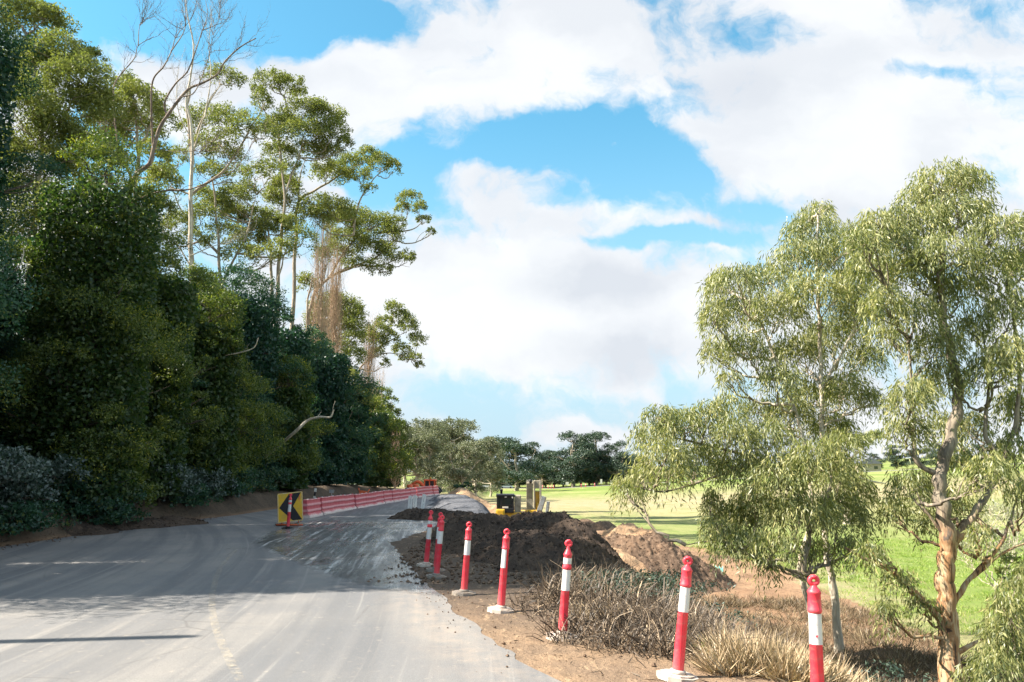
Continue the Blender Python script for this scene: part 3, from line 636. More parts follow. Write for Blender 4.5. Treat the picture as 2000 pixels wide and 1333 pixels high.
# ------------------------------------------------------------------ chevron sign
b = gp(565, 1029); t = thing('chevron_sign', (b[0], b[1], .01), 'yellow board with a black chevron pointing left, leaning behind a bollard', 'sign')
t.scale = (1.08, 1.08, 1.08)
rm = Matrix.Rotation(R(-6.5), 3, 'Y') @ Matrix.Rotation(R(-8), 3, 'X') @ Matrix.Rotation(R(4), 3, 'Z')
W2, H2 = .42, .49; cc = Vector((0, 0, .64))
def rrect(w, h, r, n=5):
    out = []
    for cx, cz, a0 in ((w - r, h - r, 0), (-w + r, h - r, 90), (-w + r, -h + r, 180), (w - r, -h + r, 270)):
        for k in range(n + 1): q = R(a0 + 90 * k / n); out.append((cx + r * math.cos(q), cz + r * math.sin(q)))
    return out
MB().prism(rrect(W2, H2, .05), 0, .012, 'xz', cc, rm).build('sign_plate', M['yellow'], t)
MB().prism([(-W2 + .05, -.0), (.0 - .03, H2 - .045), (W2 - .05, H2 - .03), (.10, .02), (W2 - .035, -H2 + .035), (.07, -H2 + .035)], -.004, -.0015, 'xz', cc, rm).build('chevron', M['black'], t)
mb = MB()
bo = rrect(W2 - .012, H2 - .012, .045); bi = rrect(W2 - .022, H2 - .022, .038); n = len(bo)
mb.add([cc + rm @ Vector((x, -.003, z)) for x, z in bo] + [cc + rm @ Vector((x, -.003, z)) for x, z in bi], [(i, n + i, n + (i + 1) % n, (i + 1) % n) for i in range(n)])
mb.build('border', M['white'], t)
mb = MB(); 
for sx in (-.28, .28): mb.tube([(sx, .10, 0), (sx, .03, .3), (sx, .07, 1.02)], .018, 6); mb.tube([(sx, .45, .01), (sx, .09, .75)], .015, 6)
mb.tube([(-.3, .07, .3), (.3, .07, .3)], .015, 6); mb.tube([(-.45, .0, .05), (.45, .0, .05)], .025, 6); mb.build('stand', M['orange'], t)
for sx, q in ((-.38, .2), (.30, -.3), (0, .1)): MB().lathe([(.02, 0), (.17, .015), (.19, .05), (.13, .10), (.03, .12)], 12, (sx, .22 + q * .2, .01)).build('sandbag', M['rubber'], t)

# ------------------------------------------------------------------ barrier line
def barrier_unit():
    t = thing('plastic_barrier', (0, 0, 0), 'red and white ribbed plastic barrier section in the long line along the roadworks', 'barrier', 'plastic barriers in a line between old and new road')
    mb = MB(); pr = []
    zs = np.linspace(0, .78, 27)
    for z in zs:
        w = np.interp(z, [0, .1, .2, .78], [.26, .25, .15, .09]) + .028 * max(0, math.sin(2 * math.pi * z / .25 + .3)) * (z > .12)
        pr.append((w, z))
    poly = [(w, z) for w, z in pr] + [(-w, z) for w, z in reversed(pr)]
    seg = 14; L = 1.98; vs = []; 
    for k in range(seg + 1):
        x = -L / 2 + L * k / seg; dent = .012 * math.sin(k * 1.9) - (.02 if k in (0, seg) else 0); top = .012 * math.sin(k * .9)
        vs += [(x, a + (dent if a > 0 else -dent), z + top * z) for a, z in poly]
    n = len(poly); fs = [(k * n + i, k * n + (i + 1) % n, (k + 1) * n + (i + 1) % n, (k + 1) * n + i) for k in range(seg) for i in range(n)]
    mb.add(vs, fs, True); mb.add(vs[:n], [tuple(range(n - 1, -1, -1))]); mb.add(vs[-n:], [tuple(range(n))]); mb.build('body', M['barrier'], t)
    mb = MB()
    mb.tube([(L / 2, 0, .02), (L / 2, 0, .80)], .03, 8); mb.build('pin', M['red'], t)
    for x in (-.6, .6): MB().lathe([(.05, .76), (.05, .80), (.02, .805)], 10, (x, 0, 0)).build('filler_cap', M['white'], t)
    return t
P = smooth_path([gp(594, 1013), gp(640, 1004), gp(700, 993), gp(760, 983), gp(812, 973.5), gp(855, 967)], 60)
s_ = np.r_[0, np.cumsum(np.linalg.norm(np.diff(P, axis=0), axis=1))]; proto = None; k = 0; d = 1.0
while d < s_[-1]:
    c = [np.interp(d, s_, P[:, i]) for i in (0, 1)]; c2 = [np.interp(d + .3, s_, P[:, i]) for i in (0, 1)]
    a = math.atan2(c2[1] - c[1], c2[0] - c[0]) + .03 * math.sin(k * 2.3)
    if proto is None: proto = o = barrier_unit()
    else: o = copy_tree(proto)
    o.location = (c[0] + .04 * math.sin(k * 1.7), c[1], .0 + .02 * math.sin(k * 1.1)); o.rotation_euler = (0, .008 * math.sin(k * 1.3), a)
    d += 2.05; k += 1
proto['label'] = 'nearest plastic barrier section, white at its foot, butting against the chevron sign'
# marker post, small sign, barrier board behind the line
b = pix(611, 980, 40); zb = HH(b[0], b[1])
t = thing('marker_post', (b[0], b[1], zb), 'slim black and white banded marker post behind the barriers', 'marker post'); t.rotation_euler = (0, R(6), 0)
hp = pix(622, 953, 40)[2] - zb
MB().box((0, 0, hp / 2), (.10, .04, hp), None, .01).build('post', M['black'], t)
for q in (.93, .62, .38): MB().box((0, -.004, hp * q - .03), (.104, .044, .17 if q > .9 else .12)).build('white_band', M['white'], t)
b = pix(647, 978, 42); zb = HH(b[0], b[1]); hp = pix(647, 960, 42)[2] - zb
t = thing('small_sign', (b[0], b[1], zb), 'small grey plate on a thin stake behind the barriers', 'sign')
MB().tube([(0, .02, 0), (0, .02, hp)], .015, 6).build('stake', M['steel'], t); MB().box((0, 0, hp), (.26, .012, .17), None, .004).build('plate', M['steel'], t)
b = pix(710, 975, 47); zb = HH(b[0], b[1]); t = thing('barrier_board', (b[0], b[1], zb), 'orange and white barrier board with two horns above the barrier line', 'barrier board')
z1 = pix(710, 963, 47)[2] - zb
MB().box((0, 0, z1 + .0), (.55, .05, .24), Matrix.Rotation(R(8), 3, 'Y'), .01).build('board', M['orange'], t)
MB().box((.08, -.03, z1 - .08), (.30, .03, .13), None, .01).build('reflective_panel', M['white'], t)
MB().tube([(-.25, .03, 0), (-.24, .03, z1), (-.33, .03, z1 + .30)], .035, 8).build('upright', M['orange'], t); MB().tube([(.25, .03, 0), (.24, .03, z1), (.33, .03, z1 + .22)], .035, 8).build('upright', M['orange'], t)
# white survey stakes on the unfinished road
for (bx, by, tx, ty, D, lb) in [(799, 1010, 802, 969, 33, 'leftmost white timber stake on the unfinished road'), (809, 1009, 811, 968, 33.5, 'white timber stake close beside the leftmost stake'), (824, 1003, 829, 966, 34.5, 'white timber stake leaning right, nearest to the dark windrow')]:
    b = gp(bx, by); D = b[1]; tp = pix(tx, ty, D); L = float(np.linalg.norm(tp - b)); t = thing('survey_stake', (b[0], D, 0), lb, 'stake', 'white stakes on the unfinished road')
    t.rotation_euler = (0, math.atan2(tp[0] - b[0], tp[2]), 0)
    w = .045
    for sx in (-w * 1.1, w * 1.1): MB().box((sx, 0, L / 2), (.075, .05, L)).build('upright', M['stakewhite'], t)
    for q in (.97, .55): MB().box((0, 0, L * q), (w * 2.2 - .075, .046, .09)).build('crosspiece', M['stakewhite'], t)
for (bx, by, tx, ty, D, w, lb) in [(1043, 1006, 1062, 969, 38, .20, 'thick white leaning board right of the excavator boom'), (1063, 1012, 1070, 979, 37, .11, 'thin white upright stake right of the leaning board')]:
    b = pix(bx, by, D); b[2] -= .5; tp = pix(tx, ty, D); L = float(np.linalg.norm(tp - b)); t = thing('marker_board', b, lb, 'board')
    t.rotation_euler = (R(8), math.atan2(tp[0] - b[0], tp[2] - b[2]), 0)
    MB().box((0, 0, L / 2), (w, .05, L), None, .006).build('board_face', M['white'], t); MB().box((w * .5 + .02, .035, L / 2), (.05, .05, L * .98), None, .006).build('edge_batten', M['wood'], t)

# ------------------------------------------------------------------ yellow excavator (seen end-on beyond the heap)
D = 46.0; k_ = D / F
b = pix(1005, 1010, D); zg = float(HH(b[0], D)); t = thing('excavator', (b[0], D, zg), 'yellow excavator with a black cab and raised dusty boom beyond the soil heap', 'excavator')
def ez(py): return pix(1005, py, D)[2] - zg
def ex(px): return pix(px, 1000, D)[0] - b[0]
zc = ez(1000)
for sx in (-.95, 1.25):
    mb = MB(); pr = [(-1.6, .15), (-1.9, .45), (-1.6, .8), (1.6, .8), (1.9, .45), (1.6, .15)]
    mb.prism(pr, sx - .25, sx + .25, 'yz'); 
    for q in np.linspace(-1.6, 1.6, 16): mb.box((sx, q, .84), (.54, .10, .06)); mb.box((sx, q, .10), (.54, .10, .06))
    mb.build('track', M['black'], t)
mb = MB(); zb0 = .95; mb.box((.15, .6, (zb0 + zc) / 2), (2.5, 3.0, zc - zb0 - .0), None, .08); mb.build('body', M['yellowmetal'], t)
mb = MB(); mb.box((ex(978), -1.1, zc - .1), (.5, .7, .62), None, .10); mb.build('step_box', M['yellowmetal'], t)
cabz0, cabz1 = ez(1000), ez(965.5); cx0, cx1 = ex(970.5), ex(1004)
cab = MB(); cw = cx1 - cx0; ch = cabz1 - cabz0; cmx = (cx0 + cx1) / 2
for xx in (cx0 + .05, cx1 - .05, cx0 + .27):
    cab.box((xx, -1.0, cabz0 + ch / 2), (.085, .09, ch), None, .02)
for xx in (cx0 + .05, cx1 - .05): cab.box((xx, .45, cabz0 + ch / 2), (.085, .09, ch), None, .02)
cab.box((cmx, -.27, cabz1 - .06), (cw + .06, 1.65, .15), None, .05); cab.box((cmx, -.27, cabz0 + .12), (cw, 1.6, .26), None, .03)
cab.box((cmx + .0, -1.0, cabz0 + ch * .42), (cw, .05, .06)); co = cab.build('cab', M['black'], t)
MB().box((cmx, -.27, cabz0 + ch / 2), (cw - .08, 1.42, ch - .2)).build('glass', M['glass'], co)
MB().box((cmx, -1.052, cabz0 + ch * .30), (.34, .012, .10)).build('sticker', M['white'], co)
MB().box((cmx + .02, -1.07, cabz1 - .12), (.12, .04, .08), None, .02).build('lamp', M['white'], co)
MB().box((cx1 - .1, -1.07, cabz1 - .14), (.06, .04, .13), None, .01).build('lamp', M['white'], co)
MB().box((ex(1011), .1, cabz0 + ch * .5 - .05), (.38, 1.6, ch * .98), None, .06).build('engine_cover', M['dustmetal'], t)
mb = MB(); mb.lathe([(.07, cabz1 - .3), (.07, cabz1 + .15), (.09, cabz1 + .16), (.09, cabz1 + .27), (.06, cabz1 + .28)], 12, (ex(979), .5, 0)); mb.build('exhaust', M['black'], t)
# boom rises at the far side then folds back down as the stick
zt = ez(938)
mb = MB(); x0 = ex(1036); pr = [(-.25, zc - .25), (.25, zc - .25), (.45, zc + .6), (.30, zt - .1), (.02, zt), (-.25, zt - .2), (-.12, zc + .7)]
mb.prism([(q + .9, z) for q, z in pr], x0 - .21, x0 + .17, 'yz'); mb.build('boom', M['dustmetal'], t)
mb = MB(); x1 = ex(1050); mb.box((x1 - .19, -.05, (zt + zc) / 2 - .0), (.10, .5, zt - zc - .1), None, .03); mb.box((x1 + .17, -.05, (zt + zc) / 2), (.11, .5, zt - zc - .2), None, .03); mb.box((x1 - .01, .0, zt - .25), (.44, .46, .48), None, .06)
mb.build('stick', M['dustmetal'], t)
mb = MB(); mb.box((x1 - .01, -.0, (zt + zc) / 2 - .25), (.24, .18, zt - zc - .8), None, .02); mb.lathe([(.10, 0), (.10, .5)], 10, (x1 - .01, -.1, zc)); mb.build('hydraulic_cylinder', M['yellowmetal'], t)
MB().lathe([(.06, -.05), (.09, 0), (.09, .16), (.05, .2)], 10, (ex(1037), .5, zt - .15)).build('boom_pin', M['black'], t)
mb = MB(); mb.box((ex(1038), -.4, zc + .0), (.75, .5, .26), None, .08); mb.build('boom_foot', M['yellowmetal'], t)
mb = MB(); pr = [(-.1, zc - .1), (-.7, zc - .5), (-.75, zc - 1.1), (-.1, zc - 1.3), (.1, zc - .8)]; mb.prism(pr, x1 - .5, x1 + .4, 'yz'); mb.build('bucket', M['dustmetal'], t)

# ------------------------------------------------------------------ orange machine at the end of the barriers
D = 68.0; b = pix(826, 975, D); zg = float(HH(b[0], D)); t = thing('orange_excavator', (b[0], D, zg), 'orange excavator with an arched boom at the far end of the barrier line', 'excavator')
ez = lambda py: pix(826, py, D)[2] - zg
ex = lambda px: pix(px, 960, D)[0] - b[0]
for yy in (-.9, .9):
    mb = MB(); mb.prism([(-1.4, .1), (-1.6, .35), (-1.4, .65), (1.4, .65), (1.6, .35), (1.4, .1)], yy - .22, yy + .22, 'xz'); mb.build('track', M['black'], t)
MB().box((.1, 0, (.7 + ez(955)) / 2), (2.0, 2.1, ez(955) - .7), None, .1).build('body', M['orange'], t)
mb = MB(); za, zb_ = ez(957), ez(938); xa, xb = ex(831), ex(850)
for xx in (xa, (xa + xb) / 2, xb): mb.box((xx, -.8, (za + zb_) / 2), (.10, .09, zb_ - za), None, .02); mb.box((xx, .5, (za + zb_) / 2), (.10, .09, zb_ - za), None, .02)
mb.box(((xa + xb) / 2, -.15, zb_), (xb - xa + .15, 1.5, .14), None, .05); cb = mb.build('cab', M['orange'], t)
MB().box(((xa + xb) / 2, -.15, (za + zb_) / 2), (xb - xa - .06, 1.25, zb_ - za - .1)).build('glass', M['glass'], cb)
pts = smooth_path([(ex(832), -.9, ez(958)), (ex(826), -.95, ez(946)), (ex(818), -1, ez(941)), (ex(808), -1, ez(946)), (ex(800), -1, ez(951))], 6)
mb = MB(); mb.tube(pts, np.linspace(.17, .11, len(pts)), 8); mb.build('boom', M['orange'], t)
mb = MB(); mb.tube([(ex(801), -1, ez(950)), (ex(797), -1, ez(957)), (ex(795), -1, ez(962))], .10, 8); mb.build('stick', M['orange'], t)
mb = MB(); mb.prism([(ex(790), ez(957)), (ex(799), ez(958)), (ex(800), ez(965)), (ex(792), ez(966))], -1.3, -.7, 'xz'); mb.build('bucket', M['dustmetal'], t)
MB().tube([(ex(816), -1.02, ez(952)), (ex(806), -1.02, ez(948))], .05, 8).build('hydraulic_cylinder', M['steel'], t)
MB().lathe([(.07, 0), (.09, .12), (.03, .2)], 10, ((xa + xb) / 2, 0, zb_ + .07)).build('beacon', M['yellowmetal'], t)
for (px, D, lb) in [(800, 60, 'orange barrier drum left of the orange excavator'), (812, 60.5, 'orange barrier drum just in front of the orange excavator')]:
    b = pix(px, 968, D); zb = float(HH(b[0], D)); t = thing('barrier_drum', (b[0], D, zb), lb, 'drum', 'orange drums by the excavator')
    MB().lathe([(.28, 0), (.28, .1), (.25, .12), (.24, .5), (.25, .52), (.22, .95), (.12, 1.0)], 16).build('drum', M['orange'], t)
    mb = MB(); mb.lathe([(.243, .60), (.236, .75)], 16); mb.build('white_band', M['white'], t)

# ------------------------------------------------------------------ far road: two cars, signs, cones
def car(m, label, px, L=4.5, H=1.5, van=False):
    x = pix(px, 955, 281)[0]; y, z = farz(x); t = thing('parked_car', (x, y - 1, z), label, 'car', 'cars on the far road')
    w = .88
    bp = [(-L / 2, .35), (-L / 2 + .05, .78), (-L / 2 + .9, .92), (L / 2 - .6, .96), (L / 2 - .03, .8), (L / 2, .35)]
    MB().prism(bp, -w, w, 'xz').build('body', m, t)
    top = [(-L / 2 + .95, .92), (-L / 2 + 1.65, H - .05), (-L / 2 + 2.0, H), (L / 2 - (.35 if van else 1.1), H), (L / 2 - (.1 if van else .35), .94)]
    MB().prism(top, -w + .12, w - .12, 'xz').build('glass', M['glass'], t)
    MB().prism([(p[0] * .8 + .12, H - .03) for p in (top[1], top[3])] + [(p[0] * .78 + .12, H + .03) for p in (top[3], top[1])], -w + .16, w - .16, 'xz').build('roof', m, t)
    for sx in (-L / 2 + .85, L / 2 - .85):
        for sy in (-w + .02, w - .02):
            MB().lathe([(.33, -.1), (.33, .1), (.2, .11)], 14, (sx, sy, .33), Matrix.Rotation(R(90), 3, 'X')).build('wheel', M['black'], t)
    return t
car(M['carwhite'], 'white car at the left on the far road, beneath the trees', 948, 4.6, 1.7, True)
car(M['carsilver'], 'silver blue sedan on the far road, right of the white car', 989, 4.7, 1.5)
def farpost(px, h, w, m, m2, name, label, cat, group=None, board=None):
    x = pix(px, 955, 276)[0]; y, z = farz(x); t = thing(name, (x, y - 3.5, z), label, cat, group)
    MB().tube([(0, 0, -.2), (0, 0, h)], w, 6).build('post', m, t)
    if board: MB().box((0, -.06, h), (board[0], .05, board[1]), None, .02).build('board', m2, t)
    else: MB().lathe([(w * 1.15, h * .55), (w * 1.15, h * .8)], 8).build('white_band', M['white'], t)
farpost(960, 2.2, .05, M['steel'], M['yellow'], 'road_sign', 'yellow road sign between the two cars on the far road', 'sign', None, (.95, 1.1))
farpost(1110, 1.6, .05, M['steel'], M['white'], 'road_sign', 'white board on the far road, right of the excavator boom', 'sign', None, (1.1, 1.0))
farpost(1178, 1.7, .05, M['steel'], M['white'], 'road_sign', 'white upright board on the far road beside the overhanging leaves', 'sign', None, (.7, 1.5))
for px in (970, 1061, 1072, 1078, 1083, 1138, 1147, 1165):
    farpost(px, 1.2, .13, M['red'], None, 'road_bollard', 'tiny red and white bollard on the edge of the far road', 'bollard', 'tiny bollards along the far road')
# turquoise netting in the field
def netting(pts, h, label):
    P = np.array(pts); t = thing('plastic_netting', (P[0, 0], P[0, 1], P[0, 2]), label, 'netting'); Q = smooth_path(P, 6) - P[0]
    mb = MB(); n = len(Q); hh = h * (0.75 + .25 * np.sin(np.arange(n) * 1.3))
    mb.add([q for q in Q] + [q + (0.03, .02, z) for q, z in zip(Q, hh)] + [q + (0.02, .03, z) for q, z in zip(Q, hh)], [(i, i + 1, n + i + 1, n + i) for i in range(n - 1)] + [(i + n, i + 1 + n, 2 * n + i + 1, 2 * n + i) for i in range(n - 1)])
    mb.build('mesh_sheet', M['teal'], t)
    for i in range(0, n, 6): MB().tube([Q[i], Q[i] + (0, 0, h * 1.1)], .02, 6).build('picket', M['wood'], t)
def gpt(px, py, D): q = pix(px, py, D); q[2] = HH(q[0], q[1]); return q
netting([gpt(1112, 1000, 56), gpt(1132, 1003, 52), gpt(1146, 1010, 46)], .35, 'turquoise plastic netting sagging across the field edge')
netting([gpt(1393, 1088, 34), gpt(1412, 1091, 33)], .22, 'scrap of turquoise netting under the leaning gum tree')
netting([gpt(1948, 1190, 21), gpt(1966, 1195, 21)], .2, 'scrap of turquoise netting at the right edge behind the trunk')
# timber pole, outside the left edge, whose shadow crosses the road
t = thing('timber_pole', (-13.0, 8.55, .5), 'tall round timber pole beside the road, out of frame on the left', 'pole')
MB().lathe([(.14, -.5), (.13, 3), (.10, 7.95), (.07, 8.1)], 14).build('shaft', M['wood'], t)
# farmhouse roof beyond the field
x = pix(1690, 915, 300)[0]; zz = float(HH(x, 300)); t = thing('farmhouse', (x, 300, zz), 'small grey roofed house far beyond the field', 'house')
MB().box((0, 0, 1.6), (9, 7, 3.2)).build('wall', M['wood'], t); MB().prism([(-5.4, 3.2), (0, 5.6), (5.4, 3.2)], -4, 4, 'xz').build('roof', M['roofgrey'], t)
for xx in (-2.5, 2.5): MB().box((xx, -3.52, 1.8), (1.4, .06, 1.1)).build('window', M['glass'], t)

# ------------------------------------------------------------------ trees
def unit(v): return v / (np.linalg.norm(v, axis=-1, keepdims=True) + 1e-9)
def clump_leaves(tb, clumps, rg, L=.12, Wd=.05, per=900, nsub=26, subr=.30, flat=.7, droop=0.0, gap=0.0, tintoff=0.0):
    """clumps: rows (x, y, z, rx, ry, rz). Leaves gather in sub-clusters on and inside every ellipsoid."""
    for c in clumps:
        c = np.asarray(c, float); rr = c[3:6]; vol = (rr[0] * rr[2]) ** 1.0
        ns = max(5, int(nsub * (0.6 + vol * 0.35))) if nsub < 100 else nsub
        d = unit(rg.normal(size=(ns, 3))); d[:, 2] = np.where(d[:, 2] < -.35, -d[:, 2] * .8, d[:, 2])
        q = rg.uniform(.45, 1.0, ns) ** .6; sc = c[:3] + d * rr * q[:, None]
        sr = subr * rr.mean() * rg.uniform(.65, 1.35, ns)
        n = int(per * vol); w = sr ** 2; idx = rg.choice(ns, n, p=w / w.sum())
        off = unit(rg.normal(size=(n, 3))) * (rg.uniform(0, 1, n) ** .45)[:, None]; off[:, 2] *= flat
        P = sc[idx] + off * sr[idx][:, None]
        tint = np.clip(rg.uniform(0, 1, n) * .55 + rg.uniform(0, .45, ns)[idx] + tintoff, 0, 1)
        if droop > 0:
            A = rg.normal(size=(n, 3)) * (1 - droop) + off * .35; A[:, 2] -= droop * 1.8
            P[:, 2] -= rg.uniform(0, 1, n) ** 2 * sr[idx] * .9 * droop
        else: A = rg.normal(size=(n, 3)) + off * .5
        tb.leaves(P, A, L * rg.uniform(.6, 1.3, n), Wd * rg.uniform(.6, 1.3, n), rg, tint)
def limbs(tb, trunk, clumps, rg, r_at=.06, twigs=5, wob=.04, lo=.25, seg=5, minr=.008, tw_r=.012):
    """a limb from the trunk into each clump, then twigs inside the clump"""
    T = np.asarray(trunk)
    for c in clumps:
        c = np.asarray(c, float); ctr = c[:3] - (0, 0, c[5] * .25); k0 = int(len(T) * lo)
        dd = np.linalg.norm(T[k0:] - ctr, axis=1) + np.maximum(0, T[k0:, 2] - ctr[2] + .3) * 2.5 + 0 * dd if False else np.linalg.norm(T[k0:] - ctr, axis=1) + np.maximum(0, T[k0:, 2] - ctr[2] + .5) * 2.5
        s = T[k0 + int(np.argmin(dd))]; L = np.linalg.norm(ctr - s)
        mid = (s + ctr) / 2 + np.array((0, 0, -.12 * L)) + rg.normal(0, .08 * L, 3)
        P = smooth_path([s, mid, ctr], 6, wob * min(1, L), rg); r0 = r_at * min(1.3, .5 + L * .2)
        tb.tube(P, r0, r0 * .4, seg)
        for _ in range(twigs):
            e = c[:3] + unit(rg.normal(size=3)) * c[3:6] * rg.uniform(.6, 1.0); st = P[rg.integers(len(P) // 2, len(P))]
            Q = smooth_path([st, (st + e) / 2 + rg.normal(0, .06 * np.linalg.norm(e - st), 3), e], 4)
            tb.tube(Q, r0 * .35, minr, 4)
def pxclumps(lst, D, rg, dv=1.2, depth=.9):
    """(px, py, rx px, rz px [, depth offset]) in the photo, turned into real ellipsoids about distance D"""
    out = []
    for q in lst:
        o = q[4] if len(q) > 4 else rg.uniform(-dv, dv); c = pix(q[0], q[1], D + o); s = (D + o) / F
        out.append((*c, q[2] * s, (q[2] + q[3]) / 2 * s * depth, q[3] * s * 1.02))
    return out
def tree(name, label, base, trunks, clumps, leaf, bark, rg, group=None, cat='tree', tr=.2, per=900, L=.12, Wd=.05, nsub=26, subr=.30, flat=.7, droop=0, r_at=.06, twigs=5, bare=None, tintoff=0.0, extra=None, lo=.25):
    t = thing(name, base, label, cat, group)
    tb = TB(); allT = []
    for k, P in enumerate(trunks):
        P = smooth_path(P, 8, 0.0); w = tr * (1.0 if k == 0 else .55)
        P = P + np.c_[.25 * w * np.sin(np.arange(len(P)) * .9 + k), .2 * w * np.cos(np.arange(len(P)) * .7), np.zeros(len(P))]
        tb.tube(P, w, w * (.28 if k == 0 else .2), 10 if k == 0 else 7, pw=.8); allT.append(P)
    limbs(tb, np.vstack(allT), clumps, rg, r_at, twigs, lo=lo)
    if bare: bare(tb, rg)
    tb.build('trunk', bark, t, True)
    if len(clumps):
        lb = TB(); clump_leaves(lb, clumps, rg, L, Wd, per, nsub, subr, flat, droop, tintoff=tintoff)
        if extra: extra(lb, rg)
        lb.build('crown', leaf, t)
    return t

# --- the dense dark row on the left bank
ROW = [ # Y, X, height, R, leaf, label
 (14.0, -15.6, 17.5, 3.4, 'leaf_dark', 'dense dark tree at the near end of the row, out of frame'),
 (19.0, -17.6, 17.5, 3.4, 'leaf_dark', 'dense dark tree of the left row, cut off by the left edge'),
 (19.6, -15.9, 15.4, 2.6, 'leaf_dark', 'tall dense dark tree at the left edge, nearer than the sunlit wattle'),
 (22.4, -20.2, 15.5, 3.0, 'leaf_dark', 'dark tree added out of frame behind the left edge tree for its shade'),  # unseen tree, added to close a sunlit gap across the road
 (25.5, -19.4, 10.0, 3.0, 'leaf_dark', 'dark tree standing behind the yellow green sunlit wattle near the left edge'),
 (31.0, -18.6, 10.2, 3.3, 'leaf_dark', 'dark tree right of the sunlit wattles, below the dead tree'),
 (35.5, -17.6, 10.8, 3.1, 'leaf_dark', 'rounded dark tree in front of the pale forked gum trunk'),
 (40.5, -17.1, 12.0, 3.4, 'leaf_wattle', 'olive green tree under the bright feathery gum clump'),
 (46.0, -16.9, 13.6, 3.6, 'leaf_dark', 'tall domed dark tree left of the bare tan poplars'),
 (52.5, -16.7, 12.9, 3.6, 'leaf_dark', 'dark tree with a steep right side below the leaning white limb'),
 (60.0, -15.6, 12.4, 3.8, 'leaf_dark', 'dark tree above the chevron sign end of the barriers'),
 (68.0, -15.2, 11.0, 3.4, 'leaf_dark', 'dark tree behind the orange horned barrier board'),
 (78.0, -15.0, 9.6, 3.2, 'leaf_wattle', 'yellow green rounded tree above the barrier line'),
 (26.8, -14.9, 13.4, 2.7, 'leaf_wattle', 'bushy wattle with yellow green sunlit crown leaning over the bank near the left edge'),
 (31.2, -14.9, 11.2, 2.3, 'leaf_wattle', 'smaller sunlit wattle just right of the big yellow green one'),
 (36.5, -14.6, 10.4, 2.1, 'leaf_wattle', 'olive wattle low in front of the rounded dark tree'),
 (48.5, -14.2, 8.6, 2.0, 'leaf_wattle', 'low wattle with bright clumps above the chevron sign'),
 (90.0, -15.4, 9.2, 3.4, 'leaf_wattle', 'last yellow green tree of the left row, next to the sky')]
for i, (Y, Xc, H, Rr, lf, lb) in enumerate(ROW):
    rg = np.random.default_rng(100 + i); zb = float(HH(Xc, Y)); cl = []
    n = 34
    for k in range(n):
        f = (k + .5) / n; z = 1.0 + f * (H - 2.0); prof = Rr * (1.0 - .6 * max(0, f - .55) / .45) * (0.8 + .2 * min(1, f / .2))
        a = k * 2.4 + rg.uniform(-.5, .5); q = rg.uniform(.35, 1.12) * prof; r = rg.choice([.7, 1.0, 1.3, 1.8, 2.1]) * (1.0 - .35 * f) * min(1, Rr / 3.0)
        cl.append((Xc + math.cos(a) * q, Y + math.sin(a) * q * .95, zb + z, r * 1.1, r * 1.1, r * .8))
    cl.append((Xc, Y, zb + H - 1.1, 1.3, 1.3, 1.1))
    sc = 1.0 + max(0, Y - 25) / 45
    def fill(tb, rg, Xc=Xc, Y=Y, zb=zb, H=H, Rr=Rr, sc=sc):      # inner foliage so the crown is closed, tinted dark to paint inner shade
        n = int(42000 / sc); a = rg.uniform(0, 2 * np.pi, n); q = Rr * .74 * np.sqrt(rg.uniform(0, 1, n)); z = rg.uniform(.1, H - 2.4, n)
        tb.leaves(np.stack([Xc + q * np.cos(a), Y + q * np.sin(a), zb + z], 1), rg.normal(size=(n, 3)), .17 * sc, .10 * sc, rg, rg.uniform(0, .35, n))
    tree('wattle_tree' if lf == 'leaf_wattle' else 'evergreen_tree', lb, (Xc, Y, zb - .1), [[(Xc, Y, zb - .2), (Xc + .1, Y, zb + H * .4), (Xc - .1, Y, zb + H * .85)]], cl, M[lf], M['bark_dark'], rg,
         'dense trees in the row on the left bank', tr=.2, per=int(2100 / sc ** 1.7), L=.105 * sc, Wd=.046 * sc, nsub=24, subr=.36, flat=.65, twigs=2, extra=fill)
# --- gum trees rising behind and through the row (outlines placed from the photograph at real distance)
GR = 'tall gum trees behind the dense row'
def gum(i, label, D, tr_px, cl_px, leaf='leaf_gum', bark='bark_gum', tr=.20, per=1900, L=.16, Wd=.062, **kw):
    rg = np.random.default_rng(300 + i); cl_px = [(q[0], q[1], q[2] * 1.22 + 2, q[3] * 1.3 + 2) for q in cl_px]; cl = pxclumps(cl_px, D, rg, 1.6)
    T = [[pix(x, y, D + (o[0] if o else 0)) for x, y, *o in P] for P in tr_px]
    g0 = T[0][0]; zb = float(HH(g0[0], g0[1])); T[0] = [np.array((g0[0], g0[1], zb - .2))] + T[0]
    s = D / 35
    return tree('gum_tree', label, (g0[0], g0[1], zb), T, cl, M[leaf], M[bark], rg, GR, tr=tr, per=int(per / s ** 1.3), L=L * s ** .6, Wd=Wd * s ** .6, nsub=44, subr=.31, flat=.8, twigs=5, r_at=.065, **kw)
gum(0, 'pale leafy gum rising over the dark row at the top left corner', 31, [[(60, 500), (80, 300), (70, 150), (50, 60)], [(80, 300), (130, 220), (160, 150)]],
    [(60, 50, 70, 45), (20, 20, 60, 35), (110, 110, 55, 40), (150, 165, 60, 45), (70, 140, 70, 50), (175, 120, 32, 24), (120, 210, 70, 45), (185, 215, 42, 40), (100, 270, 60, 40), (160, 290, 50, 40), (215, 320, 40, 40), (60, 320, 60, 40), (130, 350, 50, 40), (205, 390, 40, 36), (10, 400, 60, 50), (35, 480, 60, 50), (0, 300, 50, 50), (100, 430, 60, 50), (40, 220, 70, 60), (90, 30, 30, 20)], tr=.14)
